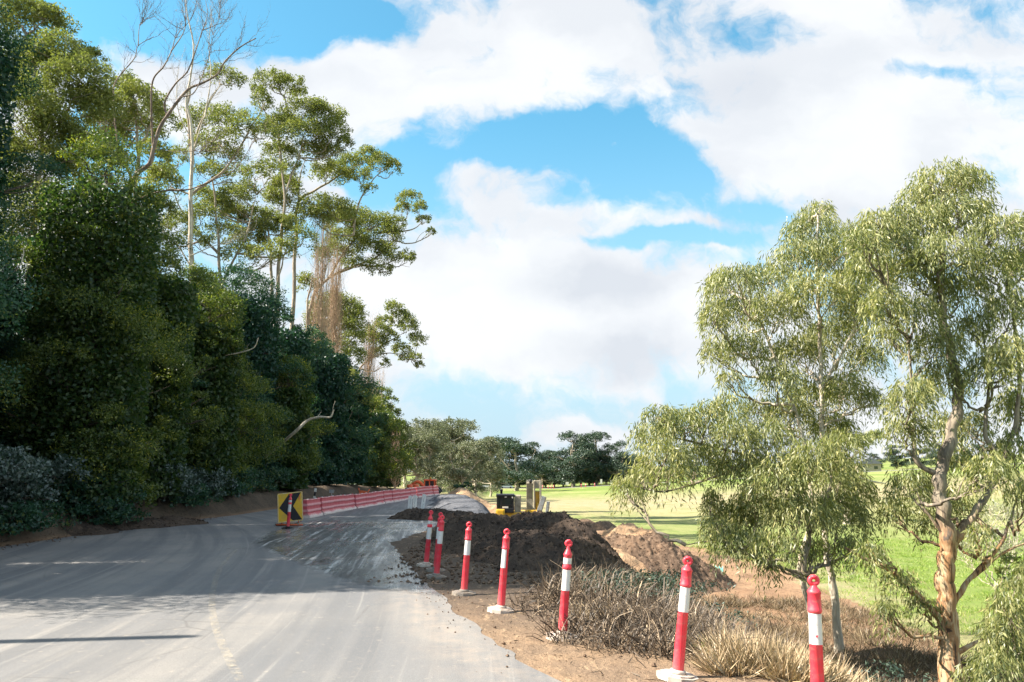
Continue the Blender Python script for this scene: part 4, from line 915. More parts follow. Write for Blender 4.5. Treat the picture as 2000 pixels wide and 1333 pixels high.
gum(1, 'light green gum behind the fork of the dead tree', 38, [[(250, 560), (262, 400), (270, 300), (262, 220)], [(270, 300), (300, 230)]],
    [(245, 175, 34, 26), (270, 205, 44, 36), (235, 225, 36, 34), (300, 240, 36, 30), (255, 260, 50, 30), (205, 260, 40, 36), (300, 300, 30, 24), (320, 370, 30, 40), (300, 410, 36, 30)])
gum(2, 'pale trunked gum with wispy light crown right of the dead tree', 47, [[(372, 560), (372, 430), (374, 300), (366, 220), (372, 160)], [(374, 300), (400, 220), (430, 165)], [(372, 380), (440, 330), (490, 250), (520, 200)]],
    [(430, 150, 30, 20), (462, 158, 20, 14), (405, 235, 40, 24), (450, 240, 44, 26), (430, 275, 40, 20), (490, 250, 34, 22), (395, 290, 30, 18), (440, 310, 40, 22), (520, 265, 26, 18), (375, 250, 24, 18)], 'leaf_gum', 'bark_gum', per=1300)
gum(3, 'gum with a small flat umbrella top, highest of the live gums', 60, [[(540, 600), (548, 480), (556, 380), (545, 270), (560, 210), (545, 175)], [(556, 380), (585, 300), (600, 240)], [(545, 270), (515, 215)]],
    [(530, 158, 34, 17), (562, 166, 30, 18), (582, 182, 16, 10), (512, 200, 18, 20), (502, 178, 14, 10), (590, 220, 52, 20), (630, 232, 40, 22), (560, 250, 36, 24), (600, 262, 50, 26), (650, 262, 30, 24), (672, 285, 16, 16), (540, 245, 22, 16),
     (585, 298, 56, 17), (545, 300, 30, 15), (640, 300, 30, 14), (570, 330, 26, 9)], tr=.18)
gum(4, 'gum with broad layered clumps and a forked white trunk against the sky', 65, [[(572, 600), (578, 460), (583, 395), (620, 370), (660, 345), (690, 330)], [(583, 395), (585, 350), (600, 300)], [(690, 460), (700, 400), (730, 350), (760, 325)]],
    [(690, 320, 30, 14), (720, 312, 24, 20), (745, 322, 22, 18), (768, 330, 14, 14), (700, 345, 26, 16), (655, 345, 36, 15), (640, 335, 34, 16), (555, 378, 30, 30), (540, 400, 24, 24), (630, 400, 46, 14), (650, 420, 46, 20), (615, 425, 34, 24), (560, 360, 26, 16), (720, 370, 14, 8)], tr=.20)
gum(5, 'leaning gum with a long bough reaching right against the clouds', 71, [[(600, 690), (608, 590), (640, 545), (700, 518), (740, 500), (770, 470)], [(640, 545), (690, 470), (740, 440), (790, 430)], [(700, 518), (740, 520), (780, 505)], [(740, 455), (800, 450), (825, 435)]],
    [(690, 430, 40, 20), (725, 445, 42, 22), (760, 462, 26, 22), (800, 392, 22, 15), (818, 408, 13, 14), (785, 410, 14, 10), (828, 432, 12, 10), (842, 455, 8, 8), (680, 475, 40, 24), (650, 500, 32, 20), (720, 490, 40, 22), (755, 500, 22, 20), (795, 508, 14, 16), (700, 518, 30, 12), (745, 528, 22, 9), (665, 440, 30, 20), (770, 435, 20, 12)], tr=.22)
gum(6, 'bushy light gum crown below the long bough, beside the poplars', 80, [[(655, 800), (660, 720), (655, 650), (650, 600)], [(655, 690), (690, 660), (700, 630)]],
    [(645, 595, 32, 18), (672, 605, 30, 22), (690, 630, 22, 30), (640, 625, 34, 26), (668, 648, 34, 26), (625, 650, 24, 22), (640, 680, 40, 20), (690, 665, 20, 18), (615, 610, 14, 16)])
gum(7, 'overhanging gum bough with dark hanging clumps, lowest against the sky', 86, [[(680, 800), (698, 730), (722, 700), (745, 675), (760, 640)], [(722, 700), (760, 690), (800, 700)], [(745, 675), (790, 650)]],
    [(770, 605, 16, 14), (780, 620, 18, 12), (796, 640, 18, 20), (815, 668, 14, 16), (740, 650, 22, 16), (728, 670, 22, 20), (752, 632, 18, 12), (785, 685, 16, 12), (760, 662, 16, 12), (812, 700, 12, 8), (820, 715, 7, 7), (795, 700, 12, 8), (735, 692, 14, 12), (752, 712, 7, 9)], tr=.18)
gum(8, 'feathery bright green gum clump left of the bare poplars', 58, [[(525, 700), (530, 560), (528, 480), (520, 440)], [(540, 560), (560, 480)]],
    [(500, 428, 26, 18), (530, 436, 34, 22), (558, 445, 20, 20), (515, 455, 30, 16), (450, 395, 30, 24), (425, 410, 30, 24), (455, 425, 30, 20), (480, 470, 34, 18), (400, 385, 20, 18)], 'leaf_gum', per=2100)
gum(9, 'small pale topped gum at the far end of the row', 95, [[(755, 930), (752, 850), (748, 790), (745, 765)], [(752, 830), (770, 790)]],
    [(745, 768, 16, 8), (765, 782, 12, 5), (738, 780, 14, 10), (720, 795, 16, 14), (742, 800, 22, 12), (765, 812, 16, 12), (730, 820, 24, 14), (755, 830, 22, 12), (780, 835, 14, 12), (720, 845, 20, 14), (752, 855, 26, 12), (778, 862, 12, 12)], 'leaf_wattle', per=1900)
gum(10, 'pale wispy gum filling the gap low between the dead trees and the umbrella gum', 54, [[(430, 700), (430, 560), (425, 450), (415, 350)], [(430, 560), (480, 460), (500, 380)], [(430, 500), (360, 420), (330, 350)]],
    [(320, 345, 26, 22), (350, 310, 22, 18), (415, 340, 30, 20), (455, 345, 34, 20), (350, 440, 30, 24), (380, 470, 30, 22), (395, 425, 30, 24), (440, 460, 34, 24), (480, 380, 26, 22), (500, 340, 22, 16), (530, 330, 26, 16), (300, 450, 30, 22), (470, 500, 36, 20), (545, 490, 30, 20), (590, 470, 26, 24), (510, 500, 30, 20)], per=1300)
gum(11, 'small gum with yellow sunlit clumps above the steep dark tree', 66, [[(600, 760), (602, 660), (600, 600), (610, 540)]],
    [(620, 700, 22, 24), (650, 720, 26, 22), (690, 700, 20, 24), (640, 760, 22, 20), (680, 750, 20, 22), (700, 780, 22, 20), (600, 560, 18, 22)], 'leaf_gum', per=1700)
# --- the dead tree
def twigfan(tb, P, rg, n, L, r, depth=2, spread=.5, up=.4):
    P = np.asarray(P); k0 = len(P) // 3
    for _ in range(n):
        k = rg.integers(k0, len(P)); s = P[k]; T = unit(P[min(k + 1, len(P) - 1)] - P[max(k - 1, 0)]); l = L * rg.uniform(.5, 1.2)
        d = unit(T + rg.normal(0, spread, 3) + (0, 0, up)); e = s + d * l; m = (s + e) / 2 + rg.normal(0, .07 * l, 3)
        Q = smooth_path([s, m, e + (0, 0, .1 * l)], 4, .02 * l, rg); tb.tube(Q, r, r * .35, 4)
        if depth > 0: twigfan(tb, Q, rg, max(2, n // 3), L * .55, r * .5, depth - 1, spread, up)
rg = np.random.default_rng(50); D = 35
DL = [([(248, 640), (250, 480), (250, 395), (264, 345), (292, 320), (300, 290), (312, 250), (330, 222), (352, 192), (372, 172), (395, 163), (425, 145), (440, 120), (470, 92), (500, 75)], .15),
      ([(326, 228), (322, 200), (342, 165), (366, 140), (382, 100), (395, 60), (405, 30), (400, -10)], .055), ([(300, 300), (296, 230), (298, 160), (320, 130), (335, 100), (345, 70), (372, 40)], .06),
      ([(258, 350), (240, 310), (230, 280), (222, 200), (226, 160), (262, 115), (270, 90), (300, 72)], .065), ([(355, 190), (380, 180), (402, 130), (412, 90), (420, 60)], .035),
      ([(335, 100), (360, 60), (362, 20), (360, -10)], .03), ([(395, 60), (425, 45), (430, 10)], .025), ([(270, 90), (272, 55), (280, 40)], .025), ([(250, 400), (310, 375), (370, 370), (420, 350), (460, 330), (500, 270)], .06),
      ([(300, 290), (340, 296), (400, 296)], .02), ([(250, 330), (215, 290), (190, 255)], .04)]
b0 = pix(248, 640, D); zb = float(HH(b0[0], D)); t = thing('dead_tree', (b0[0], D, zb), 'leafless dead tree with reddish forked trunk and twiggy top against the sky', 'tree')
tb = TB()
for k, (pp, r) in enumerate(DL):
    P = [pix(x, y, D + (0 if k == 0 else .5 * math.sin(j * .8 + k))) for j, (x, y) in enumerate(pp)]
    if k == 0: P = [np.array((b0[0], D, zb - .2))] + P
    P = smooth_path(P, 6); tb.tube(P, r, r * .16, 8, pw=.8)
    twigfan(tb, P[len(P) // 3:] if k == 0 else P, rg, 16 if k == 0 else 12, 1.25, .014, 2, .55, .5)
tb.build('trunk', M['bark_dead'], t, True)
rg = np.random.default_rng(51); D = 44
b0 = pix(372, 700, D); zb = float(HH(b0[0], D)); t = thing('dead_tree', (b0[0], D, zb), 'second leafless tree, paler and thinner, right of the reddish dead tree', 'tree'); tb = TB()
for k, (pp, r) in enumerate([([(372, 700), (372, 400), (376, 300), (372, 235), (364, 200), (372, 150), (378, 90), (366, 30), (362, -10)], .13), ([(376, 300), (395, 240), (412, 190), (440, 160)], .05), ([(374, 270), (352, 230), (345, 180), (350, 120)], .04), ([(372, 380), (330, 370), (285, 400), (260, 412)], .06), ([(372, 520), (340, 470), (300, 445), (270, 445)], .05), ([(400, 230), (412, 150), (408, 90), (415, 20)], .04),([(372, 500), (420, 480), (470, 470)], .04)]):
    P = [pix(x, y, D + (0 if k == 0 else .5 * math.sin(j * .8 + k))) for j, (x, y) in enumerate(pp)]
    if k == 0: P = [np.array((b0[0], D, zb - .2))] + P
    P = smooth_path(P, 6); tb.tube(P, r, r * .16, 8); twigfan(tb, P, rg, 12, 1.1, .012, 2, .5, .5)
tb.build('trunk', M['bark_pale'], t, True)
# bare crooked boughs poking out of the dark row
for i, (pp, D, r, lb) in enumerate([([(575, 845), (600, 822), (625, 815), (645, 815), (652, 800)], 44, .10, 'pale crooked dead bough sticking out of the dark trees, above the chevron sign'), ([(430, 700), (465, 690), (495, 680), (505, 660)], 36, .045, 'thin curved dead bough in the middle of the dark row'), ([(30, 530), (45, 500), (46, 485)], 20.5, .025, 'short pale dead twig on the dark foliage at the left')]):
    P0 = pix(pp[0][0] - 60, pp[0][1] + 50, D + 2); t = thing('dead_bough', P0, lb, 'bough'); tb = TB(); P = smooth_path([P0] + [pix(x, y, D) for x, y in pp], 6); tb.tube(P, r, r * .4, 7)
    twigfan(tb, P, np.random.default_rng(60 + i), 3, r * 8, r * .25, 0); tb.build('branch', M['bark_pale'], t, True)
# leafless poplars
def poplar(i, px, ytop, ybase, D, wpx, n, label):
    rg = np.random.default_rng(70 + i); b = pix(px, ybase, D); zb = float(HH(b[0], D)); t = thing('bare_poplar', (b[0], D, zb), label, 'tree', 'leafless poplars'); H = pix(px, ytop, D)[2] - zb; w = wpx * D / F
    tb = TB(); tb.tube(smooth_path([(b[0], D, zb - .2), (b[0] + .1, D, zb + H * .5), (b[0], D, zb + H)], 6), .14, .02, 7)
    for k in range(n):
        f = rg.uniform(.08, .8); s = np.array((b[0], D, zb + H * f)); a = rg.uniform(0, 2 * np.pi); l = H * rg.uniform(.18, .40) * (1.1 - f * .6); o = w * rg.uniform(.5, 1.1) * (1 - .5 * f)
        e = s + (math.cos(a) * o, math.sin(a) * o, l); m = s + (math.cos(a) * o * .7, math.sin(a) * o * .7, l * .4); P = smooth_path([s, m, e], 4, .03, rg); tb.tube(P, .026, .008, 4)
        twigfan(tb, P, rg, 3, l * .45, .010, 1, .3, .9)
    tb.build('trunk', M['poplar'], t)
poplar(0, 610, 425, 960, 66, 24, 150, 'tan leafless poplar behind the long gum bough, left of a pair')
poplar(1, 640, 455, 960, 70, 20, 130, 'tan leafless poplar, right of the pair behind the long bough')
poplar(2, 712, 640, 965, 84, 20, 150, 'tan leafless poplar below the lowest overhanging gum bough')
poplar(3, 735, 730, 965, 98, 12, 80, 'thin pale leafless poplar at the end of the row')
poplar(4, 770, 850, 965, 88, 15, 120, 'short tan leafless thicket tree left of the orange excavator')
poplar(5, 738, 880, 965, 84, 15, 110, 'short brown leafless tree behind the barriers, left of the tan thicket')
# undergrowth on the bank
SH = [(-14.0, 22.0, 1.3, .9, 'low dark plant hanging over the bank, between the two big blue grey shrubs'), (-13.9, 27.2, 1.3, .8, 'low dark plant on the bank above the dark windrow, beside the green shrub'), (-13.7, 33.0, 1.3, .8, 'low dark plant hanging over the bank halfway to the chevron sign'), (-13.4, 37.0, 1.4, .8, 'low dark plant on the bank just left of the chevron sign'), (-14.5, 17.5, 1.5, 1.6, 'blue grey leafy shrub low on the bank, cut by the left edge'), (-14.2, 20.5, 1.7, 2.0, 'tall blue grey leafy shrub on the bank near the left edge'), (-14.5, 23.3, 1.6, 1.6, 'blue grey shrub on the bank, second from the left edge'), (-14.0, 26.0, 1.5, 1.5, 'blue grey shrub on the bank above the dark windrow'),
      (-14.2, 28.6, 1.5, 1.9, 'fresh green shrub on the bank between blue grey ones'), (-14.2, 31.5, 1.6, 1.5, 'blue grey shrub right of the fresh green shrub'), (-14.0, 35, 1.7, 1.3, 'low shrub on the bank left of the chevron sign'), (-14.2, 39, 1.6, 1.3, 'low dark shrub behind the chevron sign'), (-14.2, 44, 1.8, 1.2, 'low dark shrub behind the marker post')]
for i, (Xc, Y, r, h, lb) in enumerate(SH):
    rg = np.random.default_rng(80 + i); zb = float(HH(Xc, Y)); cl = [(Xc + rg.uniform(-.5, .5) * r, Y + rg.uniform(-.9, .9) * r, zb + h * rg.uniform(.1, .85), r * .5, r * .6, h * .34) for _ in range(13)]
    tree('bank_shrub', lb, (Xc, Y, zb), [[(Xc, Y, zb - .1), (Xc, Y, zb + h * .7)]], cl, M['leaf_wattle' if 'green shrub on' in lb else 'leaf_dark' if 'dark' in lb else 'leaf_blue'], M['bark_dark'], rg, 'shrubs along the foot of the left trees', 'shrub', tr=.04, per=1300, L=.12, Wd=.075, nsub=22, subr=.33, twigs=2, r_at=.02)

# --- the weeping gums on the right
def weep(tb, clumps, rg, dens=1.0, L=.145, Wd=.0225, strand=9):
    for c in clumps:
        c = np.asarray(c, float); rr = c[3:6]; ns = int(830 * rr[0] * rr[2] * dens) + 20
        d = unit(rg.normal(size=(ns, 3))); d[:, 2] = np.where(d[:, 2] < -.1, -d[:, 2], d[:, 2]); q = rg.uniform(.25, 1.0, ns) ** .5
        s = c[:3] + d * rr * q[:, None] + (0, 0, .05)
        hub = rg.integers(0, 7, ns); hc = unit(rg.normal(size=(7, 3))) * rr * .5; s = s + hc[hub] * .45
        Ls = rg.uniform(.25, .75, ns); tt_ = rg.uniform(0, .45, ns) + .45 * rg.uniform(0, 1, 7)[hub]
        m = strand; k = (np.arange(m) / (m - 1))[None, :, None]
        out = d * (1, 1, 0) * .35; P = s[:, None, :] + out[:, None, :] * Ls[:, None, None] * (k * 1.6 - k * k * .9) + np.array((0, 0, -1.0)) * Ls[:, None, None] * k ** 1.6
        P = P.reshape(-1, 3) + rg.normal(0, .028, (ns * m, 3)); A = rg.normal(0, .42, (ns * m, 3)); A[:, 2] -= 1.0; A += np.repeat(out, m, 0) * 1.2
        P += unit(A) * L * .4
        tint = np.clip(np.repeat(tt_, m) * 1.25 - .1 + rg.uniform(-.2, .35, ns * m), 0, 1)
        tb.leaves(P, A, L * rg.uniform(.55, 1.25, ns * m), Wd * rg.uniform(.7, 1.4, ns * m), rg, tint)
def rgum(i, label, name, D, base, trunks, cl, bark, dens=1.0, L=.145, Wd=.0225, tr=.2, leaf='leaf_weep', trw=None, r_at=.05, dv=1.3, lo=.2):
    rg = np.random.default_rng(500 + i); C = pxclumps(cl, D, rg, dv, 1.0)
    T = [[pix(x, y, D + (o[0] if o else 0)) for x, y, *o in P] for P in trunks]
    g0 = pix(*base, D); zb = float(HH(g0[0], g0[1])); T[0][0] = np.array((T[0][0][0], T[0][0][1], zb - .15))
    t = thing(name, (g0[0], g0[1], zb), label, 'tree'); tb = TB(); allT = []
    for k, P in enumerate(T):
        P = smooth_path(P, 9); w = trw[k] if trw else tr * (1 if k == 0 else .5)
        ph = np.arange(len(P)); P = P + np.c_[.12 * w * np.sin(ph * 1.1 + k), .1 * w * np.cos(ph * .8), 0 * ph]
        V, Fq = tube_np(P, w * (1 - .75 * np.linspace(0, 1, len(P)) ** .9) * (1 + .07 * np.sin(ph * .9 + k) + .05 * np.sin(ph * 2.3)) + (w * .35 * np.exp(-ph / 2.5) if k == 0 else 0), 14 if w > .12 else 8); tb.quads(V, Fq); allT.append(P)
    limbs(tb, np.vstack(allT), C, rg, r_at, 7, lo=lo, minr=.005)
    tb.build('trunk', bark, t, True); lb = TB(); weep(lb, C, rg, dens, L, Wd); lb.build('crown', M[leaf], t); return t
A_cl = [(1838, 350, 62, 34), (1795, 385, 48, 34), (1880, 360, 44, 34), (1870, 410, 60, 34), (1800, 440, 64, 36), (1905, 410, 30, 22), (1950, 450, 56, 36), (2010, 440, 40, 34), (1740, 470, 56, 40), (1840, 490, 70, 44), (1930, 520, 66, 44), (2010, 520, 50, 50), (1780, 540, 64, 44), (1870, 570, 64, 44),
        (1710, 430, 28, 22), (1700, 520, 44, 36), (1725, 590, 44, 38), (1735, 655, 34, 26), (1690, 470, 36, 30), (1755, 420, 30, 24), (1980, 610, 56, 50), (1900, 640, 40, 34), (1790, 610, 50, 40), (1830, 680, 50, 44), (1990, 690, 50, 46), (1940, 720, 44, 44), (1850, 740, 44, 40), (1780, 780, 46, 46), (1770, 840, 36, 34), (1990, 790, 44, 40), (1840, 840, 34, 34), (1900, 830, 30, 30),
        (1880, 900, 36, 34), (1780, 950, 40, 36), (1750, 1000, 30, 30), (1820, 960, 34, 34), (1930, 920, 44, 36), (1980, 880, 40, 40), (1830, 1020, 30, 26), (1880, 985, 30, 30), (1910, 1040, 18, 14), (2010, 960, 30, 30), (1760, 1130, 26, 18), (1700, 1080, 30, 20), (1800, 1180, 24, 14), (1730, 1190, 22, 14)]
rgum(0, 'weeping gum with orange and black streaked trunk at the right edge', 'weeping_gum', 15.6, (1853, 1300),
     [[(1853, 1300), (1850, 1200), (1846, 1120), (1852, 1060), (1840, 990), (1836, 930), (1858, 850), (1872, 770), (1860, 700), (1840, 600), (1840, 480), (1840, 380)],
      [(1852, 1075), (1885, 1030), (1925, 970), (1955, 905), (1985, 820), (1990, 700), (1970, 560)], [(1856, 1250), (1838, 1215), (1800, 1170), (1745, 1120), (1690, 1092), (1650, 1070)],
      [(1862, 1180), (1895, 1130), (1950, 1070), (1975, 1010), (1990, 960)], [(1900, 1128), (1960, 1080), (2020, 1055)], [(1870, 1275), (1915, 1252), (1955, 1245)], [(1836, 930), (1790, 900), (1785, 830), (1780, 740), (1770, 620)], [(1840, 1040), (1810, 1000), (1790, 960)],
      [(1960, 900), (1925, 850), (1930, 760), (1920, 640)]],
     A_cl, M['bark_red'], .85, trw=[.20, .10, .085, .06, .045, .06, .06, .04, .06], dv=1.5)
B_cl = [(1600, 412, 32, 22), (1590, 450, 56, 36), (1560, 500, 60, 40), (1640, 490, 60, 44), (1680, 540, 50, 40), (1500, 545, 56, 34), (1440, 545, 44, 30), (1400, 560, 26, 34), (1395, 620, 24, 46), (1395, 690, 22, 36), (1420, 740, 26, 14), (1450, 610, 44, 44), (1460, 680, 44, 40), (1520, 610, 60, 46), (1600, 570, 66, 44), (1690, 610, 40, 40),
        (1560, 690, 56, 46), (1630, 660, 60, 50), (1690, 700, 34, 36), (1520, 740, 40, 36), (1590, 770, 56, 44), (1650, 760, 44, 40), (1540, 810, 46, 36), (1480, 800, 34, 26), (1620, 830, 50, 34), (1700, 780, 20, 20), (1675, 455, 34, 26), (1670, 580, 40, 34)]
rgum(1, 'tall weeping gum left of the streaked trunk, its thin twin trunks half hidden', 'weeping_gum', 18.5, (1630, 1225),
     [[(1636, 1225), (1628, 1150), (1614, 1080), (1610, 980), (1606, 860), (1604, 740), (1600, 620), (1596, 500), (1598, 420)], [(1590, 1215), (1572, 1150), (1562, 1100), (1585, 1000), (1570, 860), (1530, 740), (1480, 620), (1440, 560)], [(1604, 760), (1660, 660), (1700, 560)]],
     B_cl, M['bark_pale'], .85, trw=[.095, .08, .045], dv=1.6)
C_cl = [(1290, 812, 36, 20), (1330, 830, 50, 30), (1270, 850, 36, 30), (1380, 810, 40, 26), (1420, 790, 30, 20), (1300, 890, 50, 34), (1360, 890, 50, 34), (1225, 950, 28, 26), (1255, 930, 28, 24), (1310, 925, 34, 14), (1430, 850, 46, 36), (1440, 910, 50, 34), (1500, 860, 50, 40), (1520, 930, 60, 44), (1590, 900, 56, 44), (1640, 930, 44, 40), (1480, 990, 60, 40), (1560, 1000, 66, 44), (1640, 1010, 50, 46), (1430, 1010, 44, 30),
        (1390, 985, 16, 34), (1440, 1060, 50, 28), (1510, 1060, 44, 26), (1590, 1070, 36, 22), (1670, 960, 36, 36), (1660, 1070, 30, 24), (1500, 1100, 16, 12), (1410, 1035, 30, 24), (1650, 870, 34, 30)]
rgum(2, 'low spreading weeping gum reaching left over the green field', 'weeping_gum', 16.8, (1588, 1240),
     [[(1596, 1240), (1590, 1170), (1570, 1110), (1580, 1040), (1550, 960), (1480, 900), (1380, 870), (1290, 850)], [(1580, 1040), (1620, 960), (1620, 880)], [(1566, 1120), (1500, 1100), (1440, 1060), (1380, 1058), (1340, 1065)], [(1480, 900), (1400, 930), (1300, 960), (1240, 950)], [(1570, 1130), (1530, 1110), (1480, 1085)]],
     C_cl, M['bark_gum'], .9, trw=[.075, .06, .035, .04, .03], dv=1.2)
rgum(3, 'young weeping gum foliage in the bottom right corner', 'young_gum', 12.5, (1990, 1380),
     [[(1990, 1380), (1985, 1300), (1975, 1200), (1990, 1120)]], [(1985, 1150, 26, 20), (1960, 1180, 24, 20), (1990, 1210, 34, 30), (1955, 1240, 30, 26), (1990, 1280, 36, 30), (1950, 1300, 40, 26), (1900, 1320, 26, 14), (2010, 1120, 24, 20)], M['bark_gum'], 1.6, L=.13, Wd=.018, tr=.03, r_at=.015, dv=.4)
rgum(4, 'slender far gum with white forked trunk between the two weeping gums', 'pale_gum', 60, (1655, 990),
     [[(1655, 1000), (1655, 950), (1652, 915), (1640, 880), (1635, 850)], [(1653, 920), (1670, 890), (1690, 870)], [(1652, 925), (1700, 940), (1730, 945)]], [(1640, 850, 24, 16), (1680, 860, 24, 16), (1620, 870, 18, 14), (1710, 850, 18, 12)], M['bark_pale'], .10, L=.4, Wd=.08, tr=.30, r_at=.08)
# grey bare shrub
rg = np.random.default_rng(91); D = 23; C = pxclumps([(1900, 1040, 40, 30), (1940, 1010, 50, 34), (1990, 1020, 44, 36), (1930, 1060, 60, 34), (1980, 1075, 50, 30), (1880, 1080, 30, 24)], D, rg, .6)
b = pix(1940, 1120, D); zb = float(HH(b[0], D)); tree('grey_shrub', 'pale grey fine leaved shrub behind the streaked trunk', (b[0], D, zb), [[(b[0], D, zb - .1), (b[0], D, zb + .8)]], C, M['leaf_grey'], M['bark_pale'], rg, None, 'shrub', tr=.05, per=2600, L=.10, Wd=.02, nsub=40, subr=.3, r_at=.02, twigs=14)
b = pix(2030, 1160, 21); zb = float(HH(b[0], 21)); rg = np.random.default_rng(92)
tree('grey_shrub', 'dark green shrub low at the right edge under the gum boughs', (b[0], 21, zb), [[(b[0], 21, zb - .1), (b[0], 21, zb + .8)]], pxclumps([(1960, 1130, 30, 22), (1990, 1100, 36, 24), (2010, 1140, 40, 30)], 21, rg, .5), M['leaf_gum'], M['bark_dark'], rg, None, 'shrub', tr=.05, per=1500, L=.12, Wd=.04, r_at=.02, twigs=5)

# --- far trees: three dark and three pale prototypes, copied with the same meshes
def proto_tree(i, leaf, bark, H, W_, label, group, nm):
    rg = np.random.default_rng(700 + i); cl = []
    for k in range(26):
        f = rg.uniform(.34, .92) if k > (9 if 'far' in leaf and 'pale' not in leaf else 3) else rg.uniform(.10, .4); a = rg.uniform(0, 2 * np.pi); q = W_ * (.9 - .6 * max(0, f - .6)) * rg.uniform(.3, .9); r = rg.uniform(.13, .22) * W_ * 1.5
        cl.append((math.cos(a) * q, math.sin(a) * q, H * f, r * 1.2, r * 1.2, r * 1.05))
    tk = [[(0, 0, -.3), (.2, 0, H * .3), (-.2, 0, H * .6), (0, 0, H * .85)], [(.1, 0, H * .22), (W_ * .4, .3, H * .5), (W_ * .55, .3, H * .7)], [(.1, 0, H * .27), (-W_ * .45, -.3, H * .55), (-W_ * .5, 0, H * .7)]]
    return tree(nm, label, (0, 0, 0), tk, cl, M[leaf], M[bark], rg, group, tr=H * .028, per=80 if 'pale' not in leaf else 300, L=.62 if 'pale' not in leaf else .34, Wd=.32 if 'pale' not in leaf else .16, nsub=20, subr=.40, flat=.8, r_at=H * .010, twigs=4)
GD, GP = 'dark trees of the belt beyond the far road', 'pale gums between the left row and the far road'
dark = [proto_tree(k, 'leaf_far', 'bark_gum', 21, 8.5, 'dark gum of the belt beyond the far road', GD, 'belt_tree') for k in range(3)]
pale = [proto_tree(5 + k, 'leaf_farpale', 'bark_pale', 13, 5.4, 'pale grey green gum beyond the orange excavator', GP, 'belt_gum') for k in range(3)]
used = set()
def place(protos, k, px, D, hs, label, rz=0.0, ws=1.0):
    p = protos[k % len(protos)]
    if p.name in used: o = copy_tree(p)
    else: o = p; used.add(p.name)
    hs = hs * (.86 if protos is pale else 1.0); b = pix(px, 950, D); o.location = (b[0], D, float(HH(b[0], D))); o.rotation_euler = (0, 0, rz); o.scale = (hs * ws, hs * ws, hs); o['label'] = label; return o
rg = np.random.default_rng(8)
big = [(1008, 258, .92, 'broad belt tree with the thick pale trunk, behind the excavator cab', 1.5), (1120, 300, 1.02, 'tall dark belt tree directly right of the excavator boom', 1.3), (1165, 305, 1.0, 'tall dark belt tree left of the overhanging leaves', 1.2), (1060, 310, .78, 'lower dark belt tree between the broad tree and the tall one', 1.1), (1205, 300, .8, 'dark belt tree partly behind the overhanging gum leaves', 1.1), (965, 315, .72, 'dark belt tree behind the white car', 1.0)]
for k, (px, D, hs, lb, ws) in enumerate(big): place(dark, k, px, D, hs, lb, k * 1.3, ws)
for k, px in enumerate(list(range(930, 1260, 17)) + list(range(1270, 2080, 44))):
    lbl = 'dark understorey tree in the back rank of the belt beyond the far road' if px < 1260 else 'distant tree on the rise beyond the field, glimpsed through the weeping gums'
    place(dark, k + 1, px, 318 + rg.uniform(-4, 30), rg.uniform(.42, .66) if px < 1260 else rg.uniform(.30, .5), lbl, rg.uniform(0, 6), 1.5)
pl = [(812, 105, .86, 'pale gum just right of the dense row, behind the orange excavator', 1.0), (838, 118, .98, 'pale gum directly above the orange excavator', 1.0), (880, 132, 1.12, 'tallest pale gum, with a flat top above the others', 1.1), (930, 140, .98, 'pale gum left of the dark broad belt tree', 1.1), (905, 100, .62, 'short pale gum in front, above the end of the barrier line', 1.2), (858, 150, 1.15, 'pale gum standing behind the one above the orange excavator', 1.1), (790, 130, .95, 'pale gum at the left end of the pale group', 1.1), (958, 170, .95, 'thin pale gum at the right end of the pale group', .9)]
for k, (px, D, hs, lb, ws) in enumerate(pl): place(pale, k, px, D, hs, lb, k * .9, ws)
b = pix(905, 965, 96); zb = float(HH(b[0], 96)); rg = np.random.default_rng(95)
tree('dark_bush', 'dark green rounded bush at the foot of the pale gums', (b[0], 96, zb), [[(b[0], 96, zb - .1), (b[0], 96, zb + 1)]], pxclumps([(895, 955, 10, 10), (912, 950, 12, 10), (905, 962, 14, 8)], 96, rg, .5), M['leaf_dark'], M['bark_dark'], rg, None, 'bush', tr=.1, per=600, L=.25, Wd=.14, twigs=2)

# ------------------------------------------------------------------ brush, straw and grass on the right slope
def brush(name, label, cat, x, y, r, h, n, seed, m='deadtwig', kind=None, group=None, leaf=None, nleaf=0):
    rg = np.random.default_rng(seed); zb = float(HH(x, y)); t = thing(name, (x, y, zb), label, cat, group); tb = TB()
    for _ in range(n):
        a = rg.uniform(0, 2 * np.pi); q = r * math.sqrt(rg.uniform(0, 1)); s = np.array((x + q * math.cos(a), y + q * math.sin(a), 0)); s[2] = HH(s[0], s[1]) - .03
        L = h * rg.uniform(.5, 1.25); d = unit(np.array((rg.normal(0, .75), rg.normal(0, .75), rg.uniform(.15, 1.3)))); e = s + d * L; e[2] = max(e[2], s[2] + .04)
        P = smooth_path([s, (s + e) / 2 + rg.normal(0, .10 * L, 3) + (0, 0, .05), e], 3); r0 = rg.uniform(.003, .009) * (1 + (rg.uniform() < .05) * 1.5); tb.tube(P, r0, r0 * .4, 3, rg.uniform(0, 1) ** 1.7)
    tb.build('twigs', M[m], t)
    if leaf:
        lb = TB(); cl = [(x + rg.normal(0, .4) * r, y + rg.normal(0, .4) * r, zb + h * rg.uniform(.3, .75), r * .34, r * .34, h * .3) for _ in range(9)]
        clump_leaves(lb, cl, rg, .07, .028, int(nleaf * .6), 20, .35, .8); lb.build('leaves', M[leaf], t)
    return t
